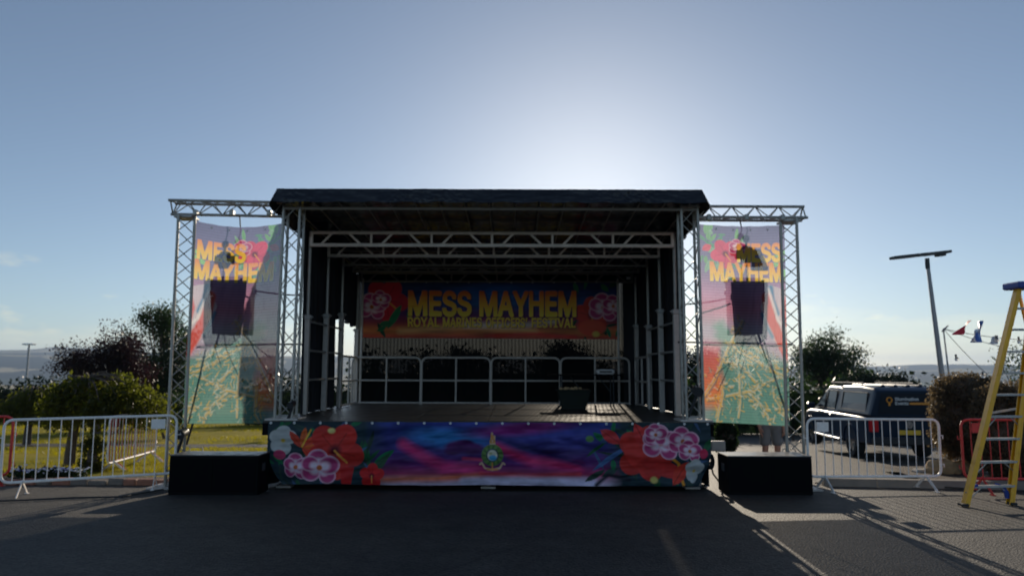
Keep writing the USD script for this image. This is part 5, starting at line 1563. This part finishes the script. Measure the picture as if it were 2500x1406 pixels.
mb = MB(); mb.rod(g, (g[0], 13.3, c[2] - 0.09), 0.02); obj('stand', mb.mesh, M['lamp_dark'], t)
c = at(1733, 1126, 11.7); t = thing('cable_coil', 'black coil of cable beside the right end of the stage', 'cable', c)
g_ = np.linspace(0, 6 * PI, 60); mb = MB(); mb.path(np.column_stack([c[0] + 0.02 * np.sin(g_ * 0.3), c[1] + 0.06 * np.cos(g_) * 0.5, c[2] + 0.11 * np.sin(g_) + 0.0]) + np.column_stack([0.05 * np.cos(g_), 0 * g_, 0 * g_]), 0.018, 6); obj('coil', mb.mesh, M['rope_black'], t)
mb = MB(); mb.path([c, c + [0.05, 0, -0.2], np.array([c[0] + 0.2, c[1], ground(c[1]) + 0.02])], 0.014, 6); obj('tail', mb.mesh, M['rope_black'], t)
for lab, px, py in (('steel stage foot plate at the left end of the front banner', 690, 1187), ('steel stage foot plate at the right end of the front banner', 1712, 1190)):
    g = on_ground(px, py); t = thing('foot_plate', lab, 'foot plate', g)
    mb = MB(); mb.box(g + [-0.1, -0.02, 0], g + [0.1, 0.16, 0.03], 0.008); obj('plate', mb.mesh, M['chrome'], t); mb = MB(); mb.rod(g + [0, 0.08, 0.03], g + [0, 0.08, 0.3], 0.03); obj('screw_leg', mb.mesh, M['galvanised'], t)

# ballast at the frames' outer feet
for lab, c0 in (('grey concrete ballast block at the outer foot of the left truss frame', lo_b), ('grey concrete ballast block at the outer foot of the right truss frame', ro_b)):
    y_ = YT + 0.32; g_ = ground(y_)
    t = thing('ballast_block', lab, 'block', (c0[0] + 0.1, y_ + 0.2, g_))
    mb = MB(); mb.box((c0[0] - 0.16, y_, g_ - 0.02), (c0[0] + 0.36, y_ + 0.4, g_ + 0.5), 0.03); obj('block', mb.mesh, M['concrete'], t)
    mb = MB(); mb.path([(c0[0] - 0.02, y_ + 0.2, g_ + 0.49), (c0[0] + 0.0, y_ + 0.2, g_ + 0.58), (c0[0] + 0.2, y_ + 0.2, g_ + 0.58), (c0[0] + 0.22, y_ + 0.2, g_ + 0.49)], 0.012, 6); obj('lifting_eye', mb.mesh, M['galvanised'], t)

# cables lying on the yard
cord('ground_cable', 'black cable on the asphalt from the left frame foot past the white barrier', 'cable', [(*on_ground(px, py)[:2], on_ground(px, py)[2] + 0.012) for px, py in ((398, 1196), (300, 1214), (180, 1216), (60, 1222), (-40, 1226))], 0.012)
cord('ground_cable', 'black cable on the asphalt from the right speaker box towards the ladder', 'cable', [(*on_ground(px, py)[:2], on_ground(px, py)[2] + 0.012) for px, py in ((1990, 1180), (2090, 1184), (2230, 1182), (2300, 1190), (2420, 1198), (2540, 1200))], 0.012)

# ------------------------------------------------------------------ pickup truck
rl = on_ground(2098, 1114)
TY = -math.radians(4.5)
t = thing('pickup_truck', 'dark blue pickup truck with a hard canopy parked at the right', 'pickup', (rl[0] + 0.78, rl[1] - 0.0, ground(rl[1])), -TY * -1)


def hull_of(pts):
    hu = trimesh.convex.convex_hull(np.array(pts)); return hu.vertices, hu.faces


# local: x right, y forward (away from the viewer), rear axle at y = 0
W2 = 0.93


def loft(sections, n=10, r_=0.12):
    """rounded cross-sections (y, half width low, half width high, z low, z high) joined along the vehicle"""
    rings = []
    for (y_, wl, wh, z0, z1) in sections:
        pts = []
        rad = min(r_, (z1 - z0) * 0.45)
        for cx_, cz_, w_, a0 in ((1, z0 + rad * 0.5, wl, -90), (1, z1 - rad, wh, 0), (-1, z1 - rad, wh, 90), (-1, z0 + rad * 0.5, wl, 180)):
            for q in range(5):
                a_ = math.radians(a0 + 90 * q / 4); rr_ = rad if cz_ > (z0 + z1) / 2 else rad * 0.5
                pts.append((cx_ * (w_ - rr_) + rr_ * math.cos(a_), y_, cz_ + rr_ * math.sin(a_)))
        rings.append(pts)
    rings = np.array(rings); m_ = rings.shape[1]
    f_ = []
    for i_ in range(len(rings) - 1):
        for j_ in range(m_):
            k_2 = (j_ + 1) % m_
            f_.append([i_ * m_ + j_, i_ * m_ + k_2, (i_ + 1) * m_ + k_2, (i_ + 1) * m_ + j_])
    v = rings.reshape(-1, 3)
    mb = MB(); mb.add(v, np.array(f_)[:, ::-1])
    for e_, o in ((0, 1), (len(rings) - 1, -1)):
        c_ = rings[e_].mean(0); vv = np.vstack([rings[e_], c_]); ff = [[m_, (j_ + 1) % m_, j_][::o] for j_ in range(m_)]
        mb.add(vv, np.array(ff)[:, ::-1] if False else ff)
    return mb.mesh


obj('body', loft([(-1.2, 0.86, 0.86, 0.46, 1.02), (-1.14, 0.92, 0.92, 0.42, 1.08), (-0.4, 0.955, 0.95, 0.4, 1.09), (1.0, 0.955, 0.95, 0.4, 1.09), (2.2, 0.955, 0.95, 0.4, 1.09), (3.2, 0.95, 0.93, 0.42, 1.07), (3.75, 0.92, 0.86, 0.45, 1.0), (4.02, 0.82, 0.74, 0.5, 0.88)], r_=0.1), M['truck_paint'], t, local=True)
obj('cab', loft([(1.05, 0.88, 0.72, 1.05, 1.76), (1.25, 0.88, 0.71, 1.05, 1.8), (2.1, 0.88, 0.69, 1.05, 1.79), (2.5, 0.88, 0.66, 1.05, 1.66), (3.1, 0.86, 0.8, 1.02, 1.12)], r_=0.09), M['truck_paint'], t, local=True)
obj('canopy', loft([(-1.16, 0.88, 0.72, 1.09, 1.72), (-1.02, 0.9, 0.74, 1.09, 1.81), (-0.2, 0.9, 0.73, 1.09, 1.85), (0.98, 0.9, 0.73, 1.09, 1.83)], r_=0.11), M['truck_paint'], t, local=True)
for x_ in (-0.45, -0.15, 0.15, 0.45):
    mb = MB(); mb.box((x_ - 0.05, -0.95, 1.79), (x_ + 0.05, 0.9, 1.868), 0.02); obj('roof_rib', mb.mesh, M['truck_paint'], t, local=True)
for s_ in (-1, 1):
    mb = MB(); mb.rod((s_ * 0.62, -0.2, 1.9), (s_ * 0.62, 2.1, 1.88), 0.018, 8)
    for y_ in (-0.1, 0.9, 2.0):
        mb.rod((s_ * 0.62, y_, 1.78), (s_ * 0.62, y_, 1.89), 0.014, 6)
    obj('roof_bar', mb.mesh, M['lamp_dark'], t, local=True)
    sd = lambda z_, lo=0.885, hi=0.735: s_ * (lo + (hi - lo) * (z_ - 1.09) / 0.72 + 0.008)
    for nm, y0, y1, z0, z1, i0 in (('side_window', -0.85, 0.75, 1.2, 1.66, 0), ('side_window', 1.25, 1.95, 1.16, 1.66, 0), ('side_window', 2.05, 2.65, 1.16, 1.6, 0.42)):
        q = 0.007
        x0, x1 = (sd(z0), sd(z1)) if nm and y0 < 1 else (s_ * (0.88 - (z0 - 1.05) * 0.235 + 0.004), s_ * (0.88 - (z1 - 1.05) * 0.235 + 0.006))
        mb = MB(); mb.add([(x0, y0, z0), (x0, y1 + i0 * 0.35, z0), (x1, y1 - i0, z1), (x1, y0 + 0.04, z1)], [[0, 1, 2, 3]]); w_ = obj(nm, mb.mesh, M['dark_glass'], t, local=True)
        mb = MB(); mb.path([(x0 + s_ * q, y0, z0), (x0 + s_ * q, y1 + i0 * 0.35, z0), (x1 + s_ * q, y1 - i0, z1), (x1 + s_ * q, y0 + 0.04, z1)], 0.012, 6, closed=True); obj('window_trim', mb.mesh, M['rubber'], w_, local=True)
    mb = MB(); mb.box((s_ * 0.96, 1.28, 0.98), (s_ * 0.985, 1.4, 1.01), 0.006); obj('door_handle', mb.mesh, M['chrome'], t, local=True)
    mb = MB(); mb.box((s_ * 0.96, 2.1, 0.98), (s_ * 0.985, 2.22, 1.01), 0.006); obj('door_handle', mb.mesh, M['chrome'], t, local=True)
    for y_ in (1.12, 2.0, 2.9):
        mb = MB(); mb.box((s_ * 0.951, y_ - 0.005, 0.5), (s_ * 0.9575, y_ + 0.005, 1.06)); obj('door_seam', mb.mesh, M['rubber'], t, local=True)
    mb = MB(); mb.box((s_ * 0.9, 2.72, 1.1), (s_ * 1.12, 2.84, 1.28), 0.04); obj('wing_mirror', mb.mesh, M['truck_paint'], t, local=True)
    mb = MB(); mb.box((s_ * 0.93, 0.55, 0.36), (s_ * 1.04, 2.55, 0.42), 0.02); obj('side_step', mb.mesh, M['chrome'], t, local=True)
    mb = MB(); mb.box((s_ * 0.72, -1.215, 0.72), (s_ * 0.935, -1.13, 1.04), 0.02); obj('tail_lamp', mb.mesh, M['tail_red'], t, local=True)
    for y_ in (0.0, 3.1):
        c_ = np.array([s_ * 0.83, y_, 0.37])
        g_ = np.linspace(0, 2 * PI, 33)[:-1]
        prof = [(-0.12, 0.24), (-0.125, 0.34), (-0.08, 0.368), (0.08, 0.368), (0.125, 0.34), (0.12, 0.24)]
        v = np.array([[c_[0] + a_, c_[1] + r2 * math.cos(q), c_[2] + r2 * math.sin(q)] for a_, r2 in prof for q in g_])
        f_ = [[i_ * 32 + j_, i_ * 32 + (j_ + 1) % 32, (i_ + 1) * 32 + (j_ + 1) % 32, (i_ + 1) * 32 + j_] for i_ in range(5) for j_ in range(32)]
        mb = MB(); mb.add(v, f_); wh_ = obj('wheel', mb.mesh, M['rubber'], t, local=True)
        mb = MB(); mb.rod(c_ + [s_ * 0.02, 0, 0], c_ + [s_ * 0.07, 0, 0], 0.24, 24)
        obj('rim', mb.mesh, M['alloy_dull'], wh_, local=True)
        for k in range(6):
            a_ = k * PI / 3; mb = MB(); mb.obox(c_ + [s_ * 0.09, 0, 0], c_ + [s_ * 0.09, 0.22 * math.cos(a_), 0.22 * math.sin(a_)], 0.05, 0.03, up=(1, 0, 0)); obj('spoke', mb.mesh, M['chrome'], wh_, local=True)
        an = np.linspace(-0.1, PI + 0.1, 14); mb = MB(); mb.path([(s_ * 0.95, y_ + 0.45 * math.cos(q), 0.38 + 0.45 * math.sin(q)) for q in an], 0.035, 6); obj('wheel_arch', mb.mesh, M['truck_paint'], t, local=True)
mb = MB(); mb.box((-0.9, -1.3, 0.4), (0.9, -1.16, 0.6), 0.04); obj('rear_bumper', mb.mesh, M['black_plastic'], t, local=True)
mb = MB(); mb.box((-0.68, -1.208, 0.64), (0.68, -1.19, 1.03), 0.01); tg = obj('tailgate', mb.mesh, M['truck_paint'], t, local=True)
mb = MB(); mb.rod((0, -1.225, 0.9), (0, -1.21, 0.9), 0.085, 24); obj('badge', mb.mesh, M['chrome'], tg, local=True)
mb = MB(); mb.obox((-0.05, -1.228, 0.95), (0, -1.228, 0.85), 0.014, 0.004, up=(0, 1, 0)); mb.obox((0.05, -1.228, 0.95), (0.0, -1.228, 0.85), 0.014, 0.004, up=(0, 1, 0)); obj('badge_mark', mb.mesh, M['lamp_dark'], tg, local=True)
mb = MB(); mb.box((-0.26, -1.222, 0.66), (0.26, -1.209, 0.77), 0.004); obj('number_plate', mb.mesh, M['plate_yellow'], t, local=True)
mb = MB(); mb.add([(-0.7, -1.178, 1.16), (0.7, -1.178, 1.16), (0.62, -1.17, 1.66), (-0.62, -1.17, 1.66)], [[0, 1, 2, 3]]); rw = obj('rear_window', mb.mesh, M['dark_glass'], t, local=True)


def words_on(parent, text, x0, z0, h, y_, m_, width=None):
    tm = meshkit.text_mesh(text, h, 0.003, bold=True); v = tm.vertices.copy()
    if width:
        v[:, 0] *= width / (v[:, 0].max() - v[:, 0].min())
    obj('lettering', (np.column_stack([v[:, 0] + x0, y_ - v[:, 2], v[:, 1] + z0]), tm.faces), m_, parent, local=True, smooth=False)


words_on(rw, 'Illumination', -0.3, 1.49, 0.07, -1.183, M['sign_white'], 0.56)
words_on(rw, 'Events', -0.3, 1.385, 0.07, -1.183, M['sign_white'], 0.32)
mb = MB(); mb.box((0.05, -1.186, 1.39), (0.56, -1.182, 1.44)); obj('orange_strip', mb.mesh, M['sign_orange'], rw, local=True)
g_ = np.linspace(0, 2 * PI, 17)[:-1]
mb = MB(); mb.path([(-0.43 + 0.062 * math.cos(q), -1.186, 1.5 + 0.062 * math.sin(q)) for q in g_], 0.016, 6, closed=True); mb.obox((-0.43, -1.186, 1.43), (-0.43, -1.186, 1.36), 0.05, 0.004, up=(0, 1, 0)); obj('pin_logo', mb.mesh, M['sign_orange'], rw, local=True)

# ------------------------------------------------------------------ the person behind the right banner
YPn = 14.2
import manifold3d as m3


def figure(joints, bones, edge=0.03):
    parts = []
    for a_, b_ in bones:
        (pa, ra), (pb, rb2) = joints[a_], joints[b_]
        parts.append(m3.Manifold.hull(m3.Manifold.sphere(ra, 20).translate(pa) + m3.Manifold.sphere(rb2, 20).translate(pb)))
    s_ = m3.Manifold.batch_boolean(parts, m3.OpType.Add).refine_to_length(edge)
    me = s_.to_mesh(); tm = trimesh.Trimesh(me.vert_properties[:, :3], me.tri_verts)
    trimesh.smoothing.filter_taubin(tm, iterations=8)
    return tm.vertices, tm.faces


g = gpt(1876, YPn)
t = thing('person', 'person in grey knee length shorts standing behind the right tall banner', 'person', g)
J = {}
for s_, n_ in ((-1, 'l'), (1, 'r')):
    J['hip' + n_] = ((s_ * 0.1, 0, 0.92), 0.09); J['knee' + n_] = ((s_ * 0.12, -0.01, 0.5), 0.06); J['calf' + n_] = ((s_ * 0.125, 0.015, 0.36), 0.055); J['ank' + n_] = ((s_ * 0.13, 0.02, 0.09), 0.038)
    J['heel' + n_] = ((s_ * 0.13, 0.05, 0.04), 0.038); J['toe' + n_] = ((s_ * 0.16, -0.16, 0.035), 0.034)
    J['sho' + n_] = ((s_ * 0.19, 0, 1.42), 0.065); J['elb' + n_] = ((s_ * 0.29, 0.03, 1.13), 0.045); J['wri' + n_] = ((s_ * 0.24, -0.06, 0.9), 0.03); J['palm' + n_] = ((s_ * 0.225, -0.08, 0.82), 0.032)
    for q in range(4):
        J[f'fa{q}{n_}'] = ((s_ * (0.225 + 0.004), -0.105 + 0.02 * q, 0.79), 0.011); J[f'fb{q}{n_}'] = ((s_ * 0.215, -0.105 + 0.02 * q, 0.745), 0.01); J[f'fc{q}{n_}'] = ((s_ * 0.195, -0.1 + 0.018 * q, 0.715 + 0.006 * abs(q - 1.5)), 0.009)
    J['ta' + n_] = ((s_ * 0.215, -0.12, 0.85), 0.013); J['tb' + n_] = ((s_ * 0.2, -0.135, 0.8), 0.011)
J |= {'pelvis': ((0, 0, 0.95), 0.125), 'waist': ((0, 0, 1.1), 0.12), 'chest': ((0, 0.01, 1.3), 0.145), 'neck0': ((0, 0.01, 1.45), 0.06), 'neck1': ((0, -0.005, 1.55), 0.052), 'head': ((0, -0.005, 1.66), 0.095), 'jaw': ((0, -0.035, 1.58), 0.058), 'nose0': ((0, -0.1, 1.65), 0.013), 'nose1': ((0, -0.118, 1.62), 0.014)}
bones = [('pelvis', 'waist'), ('waist', 'chest'), ('chest', 'neck0'), ('neck0', 'neck1'), ('neck1', 'head'), ('head', 'jaw'), ('nose0', 'nose1')]
for n_ in 'lr':
    bones += [('pelvis', 'hip' + n_), ('hip' + n_, 'knee' + n_), ('knee' + n_, 'calf' + n_), ('calf' + n_, 'ank' + n_), ('ank' + n_, 'heel' + n_), ('heel' + n_, 'toe' + n_), ('chest', 'sho' + n_), ('sho' + n_, 'elb' + n_), ('elb' + n_, 'wri' + n_), ('wri' + n_, 'palm' + n_), ('palm' + n_, 'ta' + n_), ('ta' + n_, 'tb' + n_)]
    for q in range(4):
        bones += [('palm' + n_, f'fa{q}{n_}'), (f'fa{q}{n_}', f'fb{q}{n_}'), (f'fb{q}{n_}', f'fc{q}{n_}')]
obj('body', figure(J, bones, 0.02), M['skin'], t, local=True, smooth=True)
big = lambda k, d: (J[k][0], J[k][1] + d)
K = {k: big(k, 0.02) for k in J}
K['sl'], K['sr'] = ((-0.12, 0, 0.6), 0.098), ((0.12, 0, 0.6), 0.098)
obj('shorts', figure(K, [('pelvis', 'hipl'), ('pelvis', 'hipr'), ('hipl', 'sl'), ('hipr', 'sr')]), M['shorts'], t, local=True, smooth=True)
K = {k: big(k, 0.018) for k in J}
K['el'], K['er'] = ((-0.255, 0.02, 1.24), 0.068), ((0.255, 0.02, 1.24), 0.068); K['hem'] = ((0, 0, 0.98), 0.15)
obj('shirt', figure(K, [('hem', 'waist'), ('waist', 'chest'), ('chest', 'neck0'), ('chest', 'shol'), ('chest', 'shor'), ('shol', 'el'), ('shor', 'er')]), M['shirt'], t, local=True, smooth=True)
K = {'a': ((0, 0.012, 1.69), 0.098), 'b': ((0, 0.03, 1.63), 0.085)}
obj('hair', figure(K, [('a', 'b')]), M['hair'], t, local=True, smooth=True)
for s_ in (-1, 1):
    mb = MB(); mb.ball((s_ * 0.034, -0.094, 1.665), 0.011, 2); obj('eye', mb.mesh, M['sign_white'], t, local=True)
    mb = MB(); mb.ball((s_ * 0.097, 0.0, 1.645), 0.03, 2, (0.35, 0.7, 1)); obj('ear', mb.mesh, M['skin'], t, local=True)
    mb = MB(); mb.box((s_ * 0.145 - 0.05, -0.2, 0.0), (s_ * 0.145 + 0.05, 0.1, 0.075), 0.03); obj('shoe', mb.mesh, M['rubber'], t, local=True)
mb = MB(); mb.box((-0.025, -0.098, 1.59), (0.025, -0.088, 1.598), 0.003); obj('mouth', mb.mesh, M['tail_red'], t, local=True)
